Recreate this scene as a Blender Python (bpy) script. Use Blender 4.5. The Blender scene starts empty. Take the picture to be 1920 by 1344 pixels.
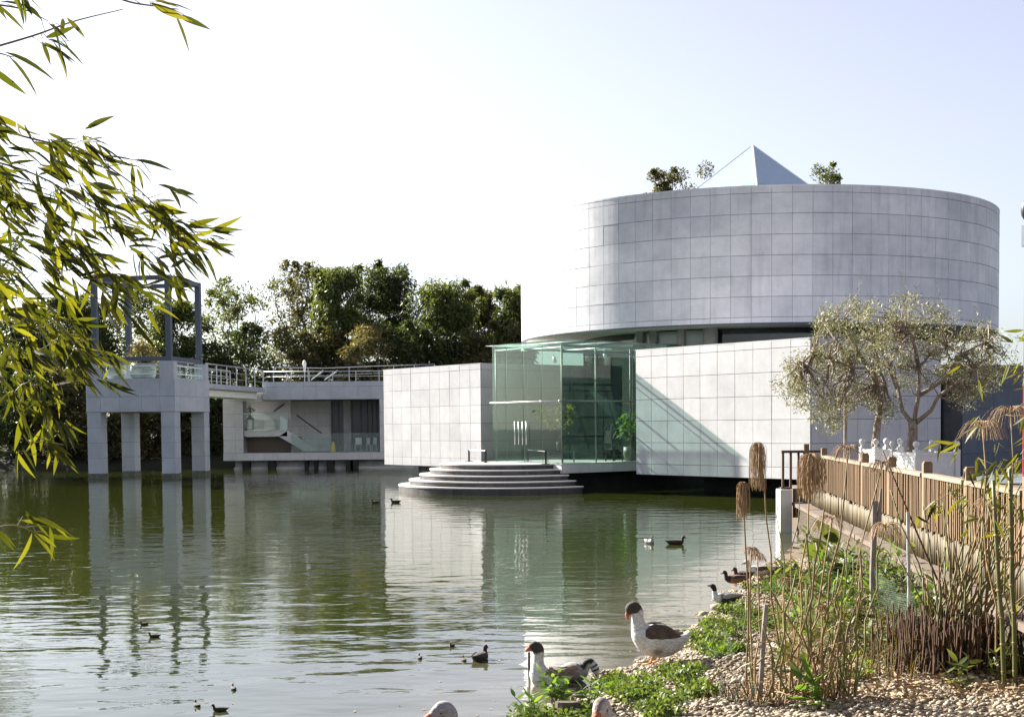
import bpy, math, random
import numpy as np
from mathutils import Matrix, Vector
random.seed(7); rng = np.random.default_rng(11)
S = bpy.context.scene
COL = S.collection

# ------------------------------------------------------------------ camera
EYE = 2.5
FPX, CYP, PITCH, ROLL = 2534.48, 920.92, math.radians(2.789), math.radians(0.512)
_fw = np.array([0, math.cos(PITCH), -math.sin(PITCH)])
_u0 = np.array([0, math.sin(PITCH), math.cos(PITCH)]); _r0 = np.array([1., 0, 0])
_rt = _r0*math.cos(ROLL) - _u0*math.sin(ROLL); _up = _u0*math.cos(ROLL) + _r0*math.sin(ROLL)
O = np.array([0, 0, EYE])
cd = bpy.data.cameras.new('camera'); cam = bpy.data.objects.new('camera', cd); COL.objects.link(cam)
cd.sensor_width = 36; cd.lens = FPX/1920*36; cd.shift_y = (CYP-672)/1920; cd.clip_start = .1; cd.clip_end = 2000
cam.matrix_world = Matrix(((_rt[0], _up[0], -_fw[0], 0), (_rt[1], _up[1], -_fw[1], 0), (_rt[2], _up[2], -_fw[2], EYE), (0, 0, 0, 1)))
S.camera = cam

# ------------------------------------------------------------------ sky, sun, exposure
SUN_AZ, SUN_EL = math.radians(-50.4), math.radians(29.2)      # azimuth from +Y towards +X
w = bpy.data.worlds.new('World'); S.world = w; w.use_nodes = True
nt = w.node_tree; bg = nt.nodes['Background']
sky = nt.nodes.new('ShaderNodeTexSky'); sky.sky_type = 'NISHITA'; sky.sun_disc = False
sky.sun_elevation = SUN_EL; sky.sun_rotation = SUN_AZ; sky.air_density = 1.0; sky.dust_density = 1.3; sky.ozone_density = 4.0
hs = nt.nodes.new('ShaderNodeHueSaturation'); hs.inputs['Hue'].default_value = .525; hs.inputs['Saturation'].default_value = .48; hs.inputs['Value'].default_value = 1.06   # hazy, washed-out winter sky
nt.links.new(sky.outputs[0], hs.inputs['Color']); nt.links.new(hs.outputs[0], bg.inputs[0]); bg.inputs[1].default_value = 0.05
sl = bpy.data.lights.new('sun', 'SUN'); sl.energy = 5.0; sl.angle = math.radians(.5); sl.color = (1, .94, .85)
so = bpy.data.objects.new('sun', sl); COL.objects.link(so)
sdir = Vector((math.sin(SUN_AZ)*math.cos(SUN_EL), math.cos(SUN_AZ)*math.cos(SUN_EL), math.sin(SUN_EL)))
so.rotation_euler = sdir.to_track_quat('Z', 'Y').to_euler(); so.location = (-20, 10, 30)
vs = S.view_settings; vs.view_transform = 'Standard'; vs.look = 'None'; vs.exposure = 2.0; vs.gamma = 1
S.cycles.max_bounces = 8; S.cycles.transparent_max_bounces = 24; S.cycles.use_denoising = True
S.cycles.caustics_reflective = False; S.cycles.caustics_refractive = False

# ------------------------------------------------------------------ where things are: pixel of the photograph -> point in the place
def ray(x, y):
    d = _fw + _rt*(x-960)/FPX - _up*(y-CYP)/FPX
    return d/np.linalg.norm(d)
def onp(x, y, P, n):
    d = ray(x, y); n = np.asarray(n, float); return O + d*((np.asarray(P, float)-O)@n)/(d@n)
def onz(x, y, z=0.): return onp(x, y, (0, 0, z), (0, 0, 1))
def aty(x, y, Y): return onp(x, y, (0, Y, 0), (0, 1, 0))
def proj(P):
    d = np.asarray(P, float)-O; z = d@_fw
    return 960+FPX*(d@_rt)/z, CYP-FPX*(d@_up)/z
def V3(*a): return np.array(a, float)

# ------------------------------------------------------------------ builders
WM = {}
def reg(o, parent, mat4):
    COL.objects.link(o)
    if parent is not None:
        o.parent = parent; o.matrix_parent_inverse = WM[parent.name].inverted()
    o.matrix_basis = mat4
    WM[o.name] = mat4.copy()
    return o
def tag(o, label=None, cat=None, group=None, kind=None):
    if label: o['label'] = label
    if cat: o['category'] = cat
    if group: o['group'] = group
    if kind: o['kind'] = kind
    return o
def thing(name, loc, label, cat, group=None):
    o = bpy.data.objects.new(name, None); o.empty_display_size = .2
    reg(o, None, Matrix.Translation(Vector(tuple(map(float, loc)))))
    return tag(o, label, cat, group)
def inst(name, me, parent, mat4):
    return reg(bpy.data.objects.new(name, me), parent, mat4)
def frame(o, x, y, z):
    return Matrix(((x[0], y[0], z[0], o[0]), (x[1], y[1], z[1], o[1]), (x[2], y[2], z[2], o[2]), (0, 0, 0, 1)))
I4 = Matrix.Identity(4)

class MB:
    def __init__(s): s.v = []; s.f = []; s.m = []
    def add(s, vs_, fs, mi=0):
        n = len(s.v); s.v += [tuple(map(float, p)) for p in vs_]
        for f in fs: s.f.append(tuple(n+i for i in f)); s.m.append(mi)
    def obox(s, o, x, y, z, mi=0):
        o, x, y, z = map(np.asarray, (o, x, y, z))
        p = [o, o+x, o+x+y, o+y, o+z, o+x+z, o+x+y+z, o+y+z]
        fs = [(0, 3, 2, 1), (4, 5, 6, 7), (0, 1, 5, 4), (1, 2, 6, 5), (2, 3, 7, 6), (3, 0, 4, 7)]
        if np.dot(np.cross(x, y), z) < 0: fs = [f[::-1] for f in fs]
        s.add(p, fs, mi); return s
    def box(s, a, b, mi=0):
        a, b = np.minimum(a, b), np.maximum(a, b); d = b-a
        return s.obox(a, (d[0], 0, 0), (0, d[1], 0), (0, 0, d[2]), mi)
    def tube(s, pts, r, n=8, mi=0, cap=True):
        pts = [np.asarray(p, float) for p in pts]
        if not hasattr(r, '__len__'): r = [r]*len(pts)
        base = len(s.v); prev = None
        for i, p in enumerate(pts):
            t = pts[min(i+1, len(pts)-1)]-pts[max(i-1, 0)]; t = t/(np.linalg.norm(t)+1e-12)
            if prev is None:
                u = np.cross(t, (0, 0, 1.)) if abs(t[2]) < .9 else np.cross(t, (1., 0, 0))
            else: u = prev - t*(prev@t)
            u = u/(np.linalg.norm(u)+1e-12); prev = u; q = np.cross(t, u)
            for k in range(n):
                a = 2*math.pi*k/n; s.v.append(tuple(p+(u*math.cos(a)+q*math.sin(a))*r[i]))
        for i in range(len(pts)-1):
            for k in range(n):
                k2 = (k+1) % n; A = base+i*n
                s.f.append((A+k, A+k2, A+n+k2, A+n+k)); s.m.append(mi)
        if cap:
            s.f.append(tuple(base+k for k in range(n))[::-1]); s.m.append(mi)
            e = base+(len(pts)-1)*n; s.f.append(tuple(e+k for k in range(n))); s.m.append(mi)
        return s
    def ball(s, c, r, n=10, mi=0, sq=(1, 1, 1)):
        c = np.asarray(c, float); m = n//2+1; b = len(s.v)
        for i in range(1, m):
            th = math.pi*i/m
            for k in range(n):
                a = 2*math.pi*k/n; s.v.append(tuple(c+np.array([math.sin(th)*math.cos(a), math.sin(th)*math.sin(a), math.cos(th)])*r*np.array(sq)))
        t = len(s.v); s.v.append(tuple(c+np.array([0, 0, r*sq[2]]))); s.v.append(tuple(c-np.array([0, 0, r*sq[2]])))
        for k in range(n):
            k2 = (k+1) % n
            s.f.append((t, b+k, b+k2)); s.m.append(mi)
            for i in range(m-2):
                s.f.append((b+i*n+k, b+(i+1)*n+k, b+(i+1)*n+k2, b+i*n+k2)); s.m.append(mi)
            s.f.append((b+(m-2)*n+k, t+1, b+(m-2)*n+k2)); s.m.append(mi)
        return s
    def lathe(s, c, prof, n=16, mi=0):
        c = np.asarray(c, float); b = len(s.v)
        for r, z in prof:
            for k in range(n):
                a = 2*math.pi*k/n; s.v.append((c[0]+r*math.cos(a), c[1]+r*math.sin(a), c[2]+z))
        for i in range(len(prof)-1):
            for k in range(n):
                k2 = (k+1) % n; s.f.append((b+i*n+k, b+i*n+k2, b+(i+1)*n+k2, b+(i+1)*n+k)); s.m.append(mi)
        s.f.append(tuple(b+k for k in range(n))[::-1]); s.m.append(mi)
        e = b+(len(prof)-1)*n; s.f.append(tuple(e+k for k in range(n))); s.m.append(mi)
        return s
    def mesh(s, name, mats, smooth=False):
        me = bpy.data.meshes.new(name); me.from_pydata(s.v, [], s.f)
        for m in (mats if isinstance(mats, (list, tuple)) else [mats]): me.materials.append(m)
        me.polygons.foreach_set('material_index', s.m)
        if smooth: me.polygons.foreach_set('use_smooth', [True]*len(s.f))
        me.update(); return me
    def build(s, name, mats, parent=None, smooth=False):
        return inst(name, s.mesh(name, mats, smooth), parent, I4)
def npmesh(name, V, F, mat, mi=None, smooth=False):
    me = bpy.data.meshes.new(name); k = F.shape[1]
    me.vertices.add(len(V)); me.vertices.foreach_set('co', np.asarray(V, np.float32).ravel())
    me.loops.add(F.size); me.loops.foreach_set('vertex_index', F.astype(np.int32).ravel())
    me.polygons.add(len(F)); me.polygons.foreach_set('loop_start', np.arange(len(F), dtype=np.int32)*k)
    me.polygons.foreach_set('loop_total', np.full(len(F), k, np.int32))
    for m in (mat if isinstance(mat, (list, tuple)) else [mat]): me.materials.append(m)
    if mi is not None: me.polygons.foreach_set('material_index', np.asarray(mi, np.int32))
    if smooth: me.polygons.foreach_set('use_smooth', np.ones(len(F), bool))
    me.update(calc_edges=True); me.validate(); return me

# ------------------------------------------------------------------ materials
def mat(name):
    m = bpy.data.materials.new(name); m.use_nodes = True; t = m.node_tree
    return m, t, t.nodes['Principled BSDF']
def N(t, ty, **k):
    n = t.nodes.new(ty)
    for a, b in k.items(): setattr(n, a, b)
    return n
def ramp(t, src, stops):
    r = N(t, 'ShaderNodeValToRGB'); e = r.color_ramp.elements
    while len(e) < len(stops): e.new(.5)
    for el, (p, c) in zip(e, stops): el.position = p; el.color = (*c, 1) if len(c) == 3 else c
    t.links.new(src, r.inputs[0]); return r.outputs[0]
def mixc(t, fac, a, b, mode='MIX'):
    n = N(t, 'ShaderNodeMix', data_type='RGBA', blend_type=mode)
    for sock, v in ((n.inputs[0], fac), (n.inputs[6], a), (n.inputs[7], b)):
        if hasattr(v, 'is_output'): t.links.new(v, sock)
        else: sock.default_value = v if not isinstance(v, tuple) else (*v, 1)[:4]
    return n.outputs[2]
def noise(t, scale, detail=4, vec=None, rough=.55, stretch=None):
    n = N(t, 'ShaderNodeTexNoise'); n.inputs['Scale'].default_value = scale; n.inputs['Detail'].default_value = detail; n.inputs['Roughness'].default_value = rough
    if vec is None: vec = N(t, 'ShaderNodeNewGeometry').outputs['Position']
    if stretch:
        mp = N(t, 'ShaderNodeMapping'); mp.inputs['Scale'].default_value = stretch; t.links.new(vec, mp.inputs[0]); vec = mp.outputs[0]
    t.links.new(vec, n.inputs['Vector']); return n.outputs['Fac']
def bump(t, p, h, strength=.3, dist=.02):
    b = N(t, 'ShaderNodeBump'); b.inputs['Strength'].default_value = strength; b.inputs['Distance'].default_value = dist
    t.links.new(h, b.inputs['Height']); t.links.new(b.outputs[0], p.inputs['Normal'])
def simple(name, c, rough=.6, metal=0., var=.12, nscale=6., spec=.4, bmp=0., obj_rand=0., stretch=None):
    m, t, p = mat(name); m['tint'] = c
    n = noise(t, nscale, 5, stretch=stretch)
    col = ramp(t, n, [(.25, tuple(x*(1-var) for x in c)), (.75, tuple(min(1, x*(1+var)) for x in c))])
    if obj_rand:
        oi = N(t, 'ShaderNodeObjectInfo')
        g = ramp(t, oi.outputs['Random'], [(0, (1-obj_rand,)*3), (1, (1+obj_rand,)*3)])
        col = mixc(t, 1., col, g, 'MULTIPLY')
    t.links.new(col, p.inputs['Base Color'])
    p.inputs['Roughness'].default_value = rough; p.inputs['Metallic'].default_value = metal; p.inputs['Specular IOR Level'].default_value = spec
    if bmp: bump(t, p, n, bmp)
    return m
def stone_mat(name, c, rnd=.07, streak=.16, rough=.55):
    m, t, p = mat(name)
    cloud = noise(t, .9, 6, rough=.6); vein = noise(t, 3.5, 6, rough=.7); grain = noise(t, 60, 2)
    st = noise(t, 2.2, 4, stretch=(1.6, 1.6, .12))
    col = ramp(t, cloud, [(.3, tuple(x*.9 for x in c)), (.7, tuple(x*1.07 for x in c))])
    col = mixc(t, 1., col, ramp(t, vein, [(.3, (.93,)*3), (.7, (1.04,)*3)]), 'MULTIPLY')
    col = mixc(t, 1., col, ramp(t, grain, [(.3, (.95,)*3), (.7, (1.04,)*3)]), 'MULTIPLY')
    col = mixc(t, 1., col, ramp(t, st, [(.2, (1-streak,)*3), (.46, (1.,)*3)]), 'MULTIPLY')
    big = noise(t, .35, 5, rough=.62, stretch=(1, 1, 1.4)); col = mixc(t, 1., col, ramp(t, big, [(.32, (1-streak*.9, 1-streak*.85, 1-streak*.75)), (.56, (1.03,)*3)]), 'MULTIPLY')
    oi = N(t, 'ShaderNodeObjectInfo')
    col = mixc(t, 1., col, ramp(t, oi.outputs['Random'], [(0, (1-rnd, 1-rnd, 1-rnd*.8)), (1, (1+rnd*.6,)*3)]), 'MULTIPLY')
    t.links.new(col, p.inputs['Base Color']); p.inputs['Roughness'].default_value = rough; p.inputs['Specular IOR Level'].default_value = .35
    bump(t, p, grain, .12, .01)
    return m
def leaf_mat(name, cols, trans=.35, rough=.5, tcol=None):
    m, t, p = mat(name)
    g = N(t, 'ShaderNodeNewGeometry'); oi = N(t, 'ShaderNodeObjectInfo')
    ad = N(t, 'ShaderNodeMath', operation='ADD'); fr = N(t, 'ShaderNodeMath', operation='FRACT')
    t.links.new(g.outputs['Random Per Island'], ad.inputs[0]); t.links.new(oi.outputs['Random'], ad.inputs[1]); t.links.new(ad.outputs[0], fr.inputs[0])
    col = ramp(t, fr.outputs[0], [(i/max(1, len(cols)-1), c) for i, c in enumerate(cols)])
    t.links.new(col, p.inputs['Base Color']); p.inputs['Roughness'].default_value = rough; p.inputs['Specular IOR Level'].default_value = .3
    tr = N(t, 'ShaderNodeBsdfTranslucent')
    tc = mixc(t, 1., col, tcol or (1.6, 1.6, .7), 'MULTIPLY'); t.links.new(tc, tr.inputs[0])
    mx = N(t, 'ShaderNodeMixShader'); mx.inputs[0].default_value = trans
    t.links.new(p.outputs[0], mx.inputs[1]); t.links.new(tr.outputs[0], mx.inputs[2]); t.links.new(mx.outputs[0], t.nodes['Material Output'].inputs[0])
    return m
def glass_mat(name, tint=(.86, .94, .91), ior=1.45, dirt=0.):
    m, t, p = mat(name); t.nodes.remove(p)
    tp = N(t, 'ShaderNodeBsdfTransparent'); tp.inputs[0].default_value = (*tint, 1)
    gl = N(t, 'ShaderNodeBsdfGlossy'); gl.inputs['Roughness'].default_value = .02; gl.inputs[0].default_value = (.95, 1, .98, 1)
    lw_ = N(t, 'ShaderNodeLayerWeight'); lw_.inputs[0].default_value = .5
    pw_ = N(t, 'ShaderNodeMath', operation='POWER'); pw_.inputs[1].default_value = 4.; t.links.new(lw_.outputs['Facing'], pw_.inputs[0])
    fr = N(t, 'ShaderNodeMath', operation='MULTIPLY_ADD'); fr.inputs[1].default_value = .9; fr.inputs[2].default_value = .04; t.links.new(pw_.outputs[0], fr.inputs[0])
    mx = N(t, 'ShaderNodeMixShader'); t.links.new(fr.outputs[0], mx.inputs[0]); t.links.new(tp.outputs[0], mx.inputs[1]); t.links.new(gl.outputs[0], mx.inputs[2])
    out = mx
    if dirt:
        df = N(t, 'ShaderNodeBsdfDiffuse'); df.inputs[0].default_value = (.55, .66, .62, 1)
        m2 = N(t, 'ShaderNodeMixShader'); m2.inputs[0].default_value = dirt
        t.links.new(mx.outputs[0], m2.inputs[1]); t.links.new(df.outputs[0], m2.inputs[2]); out = m2
    t.links.new(out.outputs[0], t.nodes['Material Output'].inputs[0])
    return m
M = {}
M['stone'] = stone_mat('pale_marble', (.56, .555, .555), rnd=.07, streak=.10)
M['drum'] = stone_mat('weathered_marble', (.72, .72, .735), rnd=.10, streak=.22)
M['towerstone'] = stone_mat('tower_marble', (.42, .445, .49), rnd=.06, streak=.07)
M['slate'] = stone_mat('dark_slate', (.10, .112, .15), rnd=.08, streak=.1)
M['joint'] = simple('dark_joint', (.20, .20, .205), .9, nscale=.8, var=.5)
M['concrete'] = simple('concrete', (.38, .38, .37), .85, nscale=2.5, var=.2, bmp=.2)
M['shadeconcrete'] = simple('shade_dark_concrete', (.022, .023, .022), .95, nscale=2., var=.4)  # near-black colour paints in the shade of the void under the blocks
M['tide'] = simple('algae_stained_concrete', (.12, .125, .095), .85, nscale=6, var=.4)
M['soffit'] = simple('cream_soffit', (.78, .77, .71), .8)
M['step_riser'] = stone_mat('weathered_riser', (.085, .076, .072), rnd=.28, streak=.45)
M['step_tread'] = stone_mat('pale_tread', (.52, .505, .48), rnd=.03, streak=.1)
M['steel'] = simple('brushed_steel', (.42, .44, .45), .42, 1., var=.08)
M['framemetal'] = simple('grey_frame_metal', (.20, .20, .19), .5, .6, var=.1)
M['whitepaint'] = simple('white_paint', (.78, .78, .76), .4, var=.04)
M['planterpaint'] = simple('planter_white', (.60, .60, .59), .45, var=.08)
M['frameblue'] = simple('grey_blue_steel', (.085, .10, .13), .45, .3, var=.1)
M['black'] = simple('black_iron', (.015, .015, .016), .5)
M['darkwood'] = simple('dark_carved_wood', (.02, .014, .01), .45)
M['door'] = simple('dark_bronze_door', (.045, .035, .028), .3, spec=.6)
M['glass'] = glass_mat('green_tinted_glass', (.755, .845, .81), 1.42, .012)
M['clearglass'] = glass_mat('balustrade_glass', (.88, .94, .92), 1.42, .05)
M['darkglass'] = simple('dark_reflective_glass', (.02, .03, .03), .06, spec=.8)
M['skylight'] = simple('skylight_glass', (.36, .46, .56), .14, .35, var=.06, spec=.9)
M['coreglass'] = simple('pale_green_glazing', (.22, .28, .26), .12, var=.15, spec=.8, nscale=.8)
M['yellow'] = simple('yellow_plastic', (.75, .48, .02), .5)
M['redpaint'] = simple('red_pole_paint', (.30, .02, .035), .4)
M['pot'] = simple('clay_pot', (.10, .075, .055), .5)
M['bark'] = simple('bark', (.09, .07, .05), .9, nscale=8, var=.45, bmp=.5)
M['olivebark'] = simple('olive_bark', (.24, .19, .15), .9, nscale=22, var=.5, bmp=.6, stretch=(1, 1, .35))
M['wood'] = simple('fence_timber', (.17, .108, .055), .75, nscale=9, var=.3, obj_rand=.16, stretch=(3, 3, .4))
M['woodpost'] = simple('post_timber', (.185, .125, .07), .75, nscale=9, var=.3, obj_rand=.1, stretch=(3, 3, .4))
M['railwood'] = simple('weathered_rail', (.24, .18, .125), .8, nscale=7, var=.3)
M['oldwood'] = simple('old_brown_wood', (.085, .05, .028), .7, nscale=8, var=.3)
M['cane'] = simple('split_cane', (.085, .062, .024), .7, nscale=5, var=.4, obj_rand=.4, stretch=(2, 2, .8))
M['coping'] = simple('coping_stone', (.13, .098, .075), .9, nscale=6, var=.25, bmp=.3)
M['whitewall'] = simple('whitewash', (.62, .60, .55), .85, nscale=3, var=.15)
M['reed'] = simple('dry_reed', (.21, .14, .058), .7, nscale=5, var=.35, obj_rand=.3)
M['reedgreen'] = simple('green_cane', (.12, .125, .035), .5, nscale=5, var=.3, obj_rand=.3)
M['fibre'] = simple('dry_papyrus', (.30, .20, .105), .8, nscale=20, var=.4, obj_rand=.15)
M['stump'] = simple('cut_reeds', (.075, .040, .020), .85, nscale=12, var=.6)
M['stake'] = simple('grey_stake', (.22, .19, .17), .85, nscale=9, var=.35, bmp=.3)
M['gravel'] = leaf_mat('gravel_stones', [(.17, .135, .09), (.31, .26, .185), (.42, .36, .27), (.23, .185, .125), (.36, .30, .22)], trans=0., rough=.85)
M['leaf_dark'] = leaf_mat('dark_leaves', [(.028, .042, .014), (.05, .068, .022), (.08, .098, .034)], .35)
M['leaf_mid'] = leaf_mat('mid_leaves', [(.05, .066, .02), (.085, .105, .03), (.125, .145, .048)], .4)
M['leaf_light'] = leaf_mat('light_leaves', [(.05, .065, .02), (.085, .10, .035), (.14, .15, .06)], .4)
M['leaf_brown'] = leaf_mat('brownish_leaves', [(.05, .05, .02), (.085, .082, .033), (.13, .12, .055)], .35)
M['leaf_gold'] = leaf_mat('golden_leaves', [(.13, .115, .04), (.22, .185, .06), (.30, .25, .10)], .35, tcol=(1.3, 1.25, .6))
M['leaf_olive'] = leaf_mat('olive_leaves', [(.07, .075, .035), (.15, .15, .075), (.33, .32, .20), (.19, .185, .09), (.44, .42, .29)], .2, tcol=(1.3, 1.3, .8))
M['leaf_bamboo'] = leaf_mat('bamboo_leaves', [(.018, .024, .006), (.04, .046, .009), (.085, .085, .013), (.028, .034, .008), (.13, .125, .018), (.022, .028, .007)], .5, tcol=(1.75, 1.75, .4))
M['leaf_yellow'] = leaf_mat('yellowing_bamboo', [(.10, .115, .02), (.17, .155, .028), (.07, .09, .018)], .45, tcol=(1.5, 1.45, .5))
M['leaf_bright'] = leaf_mat('bright_leaves', [(.06, .11, .02), (.10, .17, .03), (.15, .22, .05)], .4, tcol=(1.6, 1.7, .5))
M['leaf_cover'] = leaf_mat('ground_cover_leaves', [(.05, .085, .02), (.09, .13, .03), (.15, .18, .05)], .35)
M['twig'] = simple('bamboo_twig', (.20, .16, .07), .6)
M['mud'] = simple('bank_soil', (.12, .09, .06), .95, nscale=9, var=.3, bmp=.5)
M['grass_land'] = simple('land', (.018, .02, .009), .95, nscale=.4, var=.4)
M['g_white'] = simple('white_feathers', (.62, .61, .59), .75, nscale=40, var=.06, bmp=.25)
M['g_brown'] = simple('dark_brown_feathers', (.055, .04, .032), .7, nscale=45, var=.5, bmp=.3)
M['g_grey'] = simple('grey_feathers', (.30, .285, .28), .75, nscale=45, var=.2, bmp=.3)
M['g_taupe'] = simple('taupe_feathers', (.20, .15, .115), .75, nscale=45, var=.3, bmp=.3)
M['g_head'] = simple('brown_grey_head', (.055, .042, .033), .8, nscale=60, var=.35)
M['g_pale'] = simple('pale_buff_feathers', (.52, .47, .41), .8, nscale=50, var=.14)
M['g_black'] = simple('black_feathers', (.012, .013, .014), .5, nscale=50, var=.3)
M['bill'] = simple('orange_bill', (.40, .12, .06), .4, var=.1)
M['billgrey'] = simple('grey_bill', (.16, .15, .13), .4)
M['orangeleg'] = simple('orange_leg', (.50, .22, .06), .5)
M['downbrown'] = simple('brown_down', (.032, .022, .012), .9, nscale=60, var=.4)
M['rust'] = simple('rust_feathers', (.24, .12, .06), .8, nscale=50, var=.3)

def pebble_wall():
    m, t, p = mat('pebbledash')
    v = N(t, 'ShaderNodeTexVoronoi'); v.inputs['Scale'].default_value = 32
    mp = N(t, 'ShaderNodeMapping'); mp.inputs['Scale'].default_value = (1, 1, .55); g = N(t, 'ShaderNodeNewGeometry')
    t.links.new(g.outputs['Position'], mp.inputs[0]); t.links.new(mp.outputs[0], v.inputs['Vector'])
    n = noise(t, 3., 5)
    c = ramp(t, n, [(.3, (.075, .055, .035)), (.55, (.13, .10, .06)), (.75, (.085, .085, .032))])
    c = mixc(t, 1., c, ramp(t, v.outputs['Distance'], [(.0, (1.25,)*3), (.55, (.55,)*3)]), 'MULTIPLY')
    t.links.new(c, p.inputs['Base Color']); p.inputs['Roughness'].default_value = .95
    inv = N(t, 'ShaderNodeMath', operation='SUBTRACT'); inv.inputs[0].default_value = 1; t.links.new(v.outputs['Distance'], inv.inputs[1])
    bump(t, p, inv.outputs[0], 1., .04)
    return m
M['pebble'] = pebble_wall()

def water_mat():
    m, t, p = mat('lake_water')
    g = N(t, 'ShaderNodeNewGeometry'); sx = N(t, 'ShaderNodeSeparateXYZ'); t.links.new(g.outputs['Position'], sx.inputs[0])
    def mth(op, a, b=None):
        n = N(t, 'ShaderNodeMath', operation=op)
        for s_, v in zip(n.inputs, (a, b)):
            if v is None: continue
            if hasattr(v, 'is_output'): t.links.new(v, s_)
            else: s_.default_value = v
        return n.outputs[0]
    # muddy shallows along the gravel shore: distance to the shore line x = .1 + .31*(y-11.5)
    sh = mth('ADD', mth('SUBTRACT', mth('MULTIPLY', sx.outputs[1], .33), sx.outputs[0]), -3.72)
    sh = mth('ADD', sh, mth('MAXIMUM', mth('SUBTRACT', sx.outputs[1], 26.), 0.))
    wob = mth('MULTIPLY', mth('SUBTRACT', noise(t, .22, 5, rough=.65), .5), 5.)
    f = mth('MULTIPLY', mth('ADD', sh, wob), .2)
    col = ramp(t, f, [(.05, (.085, .078, .05)), (.35, (.042, .044, .02)), (.8, (.026, .033, .006))])
    t.links.new(col, p.inputs['Base Color']); p.inputs['Roughness'].default_value = .02; p.inputs['IOR'].default_value = 1.36; p.inputs['Specular IOR Level'].default_value = .62
    # three scales of ripples, heights in metres
    a = noise(t, 1.5, 2, rough=.5, stretch=(.55, 1., 1.)); b = noise(t, 4.5, 2, rough=.5, stretch=(.5, 1., 1.)); c = noise(t, 13., 2, stretch=(.6, 1, 1))
    patch = ramp(t, noise(t, .09, 2), [(.35, (.45,)*3), (.65, (1.15,)*3)])
    h = mth('ADD', mth('ADD', mth('MULTIPLY', a, WAVE[0]), mth('MULTIPLY', b, WAVE[1])), mth('MULTIPLY', c, WAVE[2]))
    h = mth('MULTIPLY', h, patch)
    bump(t, p, h, 1., 1.)
    return m
WAVE = (.020, .0052, .0008)
M['water'] = water_mat()

# ------------------------------------------------------------------ the setting: ground, water, banks
mb = MB(); mb.box((-900, -60, -1.6), (900, 1500, -1.5)); tag(mb.build('ground', M['grass_land']), kind='structure')
mb = MB(); mb.add([(-160, -20, 0), (60, -20, 0), (60, 130, 0), (-160, 130, 0)], [(0, 1, 2, 3)]); tag(mb.build('water', M['water']), kind='structure')
# far bank: gentle slope out of the water
xs = np.linspace(-160, 120, 57); ys = np.array([0, 1.2, 3, 6, 12, 30, 90, 400.]); zz = np.array([-.6, .1, .5, .9, 1.2, 1.6, 2.2, 3.])
bank0 = np.interp(xs, [-160, -60, -34, -24, -16, 0, 120], [40, 66, 80, 86, 88, 92, 92])
V = np.array([(x, b0+y+rng.normal(0, .25)*(i > 0), z+rng.normal(0, .12)*(0 < i < 5)) for x, b0 in zip(xs, bank0) for i, (y, z) in enumerate(zip(ys, zz))])
n = len(ys); F = np.array([(i*n+j, (i+1)*n+j, (i+1)*n+j+1, i*n+j+1) for i in range(len(xs)-1) for j in range(n-1)])
tag(inst('far_bank', npmesh('far_bank', V, F, M['grass_land'], smooth=True), None, I4), kind='structure')

# ------------------------------------------------------------------ museum
PHI = math.radians(38.106)
A = V3(-math.sin(PHI), math.cos(PHI), 0); B = V3(math.cos(PHI), math.sin(PHI), 0); Z = V3(0, 0, 1)
RBC = V3(9.586, 43.32, 0); LBC = V3(-1.306, 58.98, 0); GC = V3(1.885, 50.46, 0); DC = V3(11.0, 61.65, 0)
ZB, ZJ0, SP, ZT = .666, 1.052, .779, 5.212
ZED = [ZB, ZJ0] + [ZJ0+SP*i for i in range(1, 6)] + [ZT]
PAN = {}
def panel_mesh(w_, h_, m, d=.022, gap=.008, bev=.004):
    key = (round(w_, 3), round(h_, 3), m.name)
    if key not in PAN:
        b = MB(); x0, x1, z0, z1 = gap*.6, w_-gap*.6, gap, h_-gap
        b.add([(x0, 0, z0), (x1, 0, z0), (x1, 0, z1), (x0, 0, z1), (x0, d-bev, z0), (x1, d-bev, z0), (x1, d-bev, z1), (x0, d-bev, z1),
               (x0+bev, d, z0+bev), (x1-bev, d, z0+bev), (x1-bev, d, z1-bev), (x0+bev, d, z1-bev)],
              [(0, 1, 5, 4), (1, 2, 6, 5), (2, 3, 7, 6), (3, 0, 4, 7), (4, 5, 9, 8), (5, 6, 10, 9), (6, 7, 11, 10), (7, 4, 8, 11), (8, 9, 10, 11)])
        PAN[key] = b.mesh('stone_panel', m)
    return PAN[key]
def clad(parent, o, ux, nrm, xed, zed, m, skip=None):
    """panels on a wall: o = corner, ux = direction along, nrm = outward; xed/zed = joint positions"""
    for i in range(len(xed)-1):
        for j in range(len(zed)-1):
            if skip and skip(i, j): continue
            w_, h_ = xed[i+1]-xed[i], zed[j+1]-zed[j]
            # the panel's local y is outward: keep the frame right-handed
            if np.cross(nrm, Z)@ux > 0:
                x_, org = ux, o+ux*xed[i]
            else:
                x_, org = -ux, o+ux*xed[i+1]
            off = nrm*(.002+random.random()*.006)
            inst('stone_panel', panel_mesh(w_, h_, m), parent, frame(org+Z*zed[j]+off, x_, nrm, Z))
mus = thing('museum_building', (4, 52, 0), 'pale marble museum with a large round drum above square blocks and a glass entrance', 'building')
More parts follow.
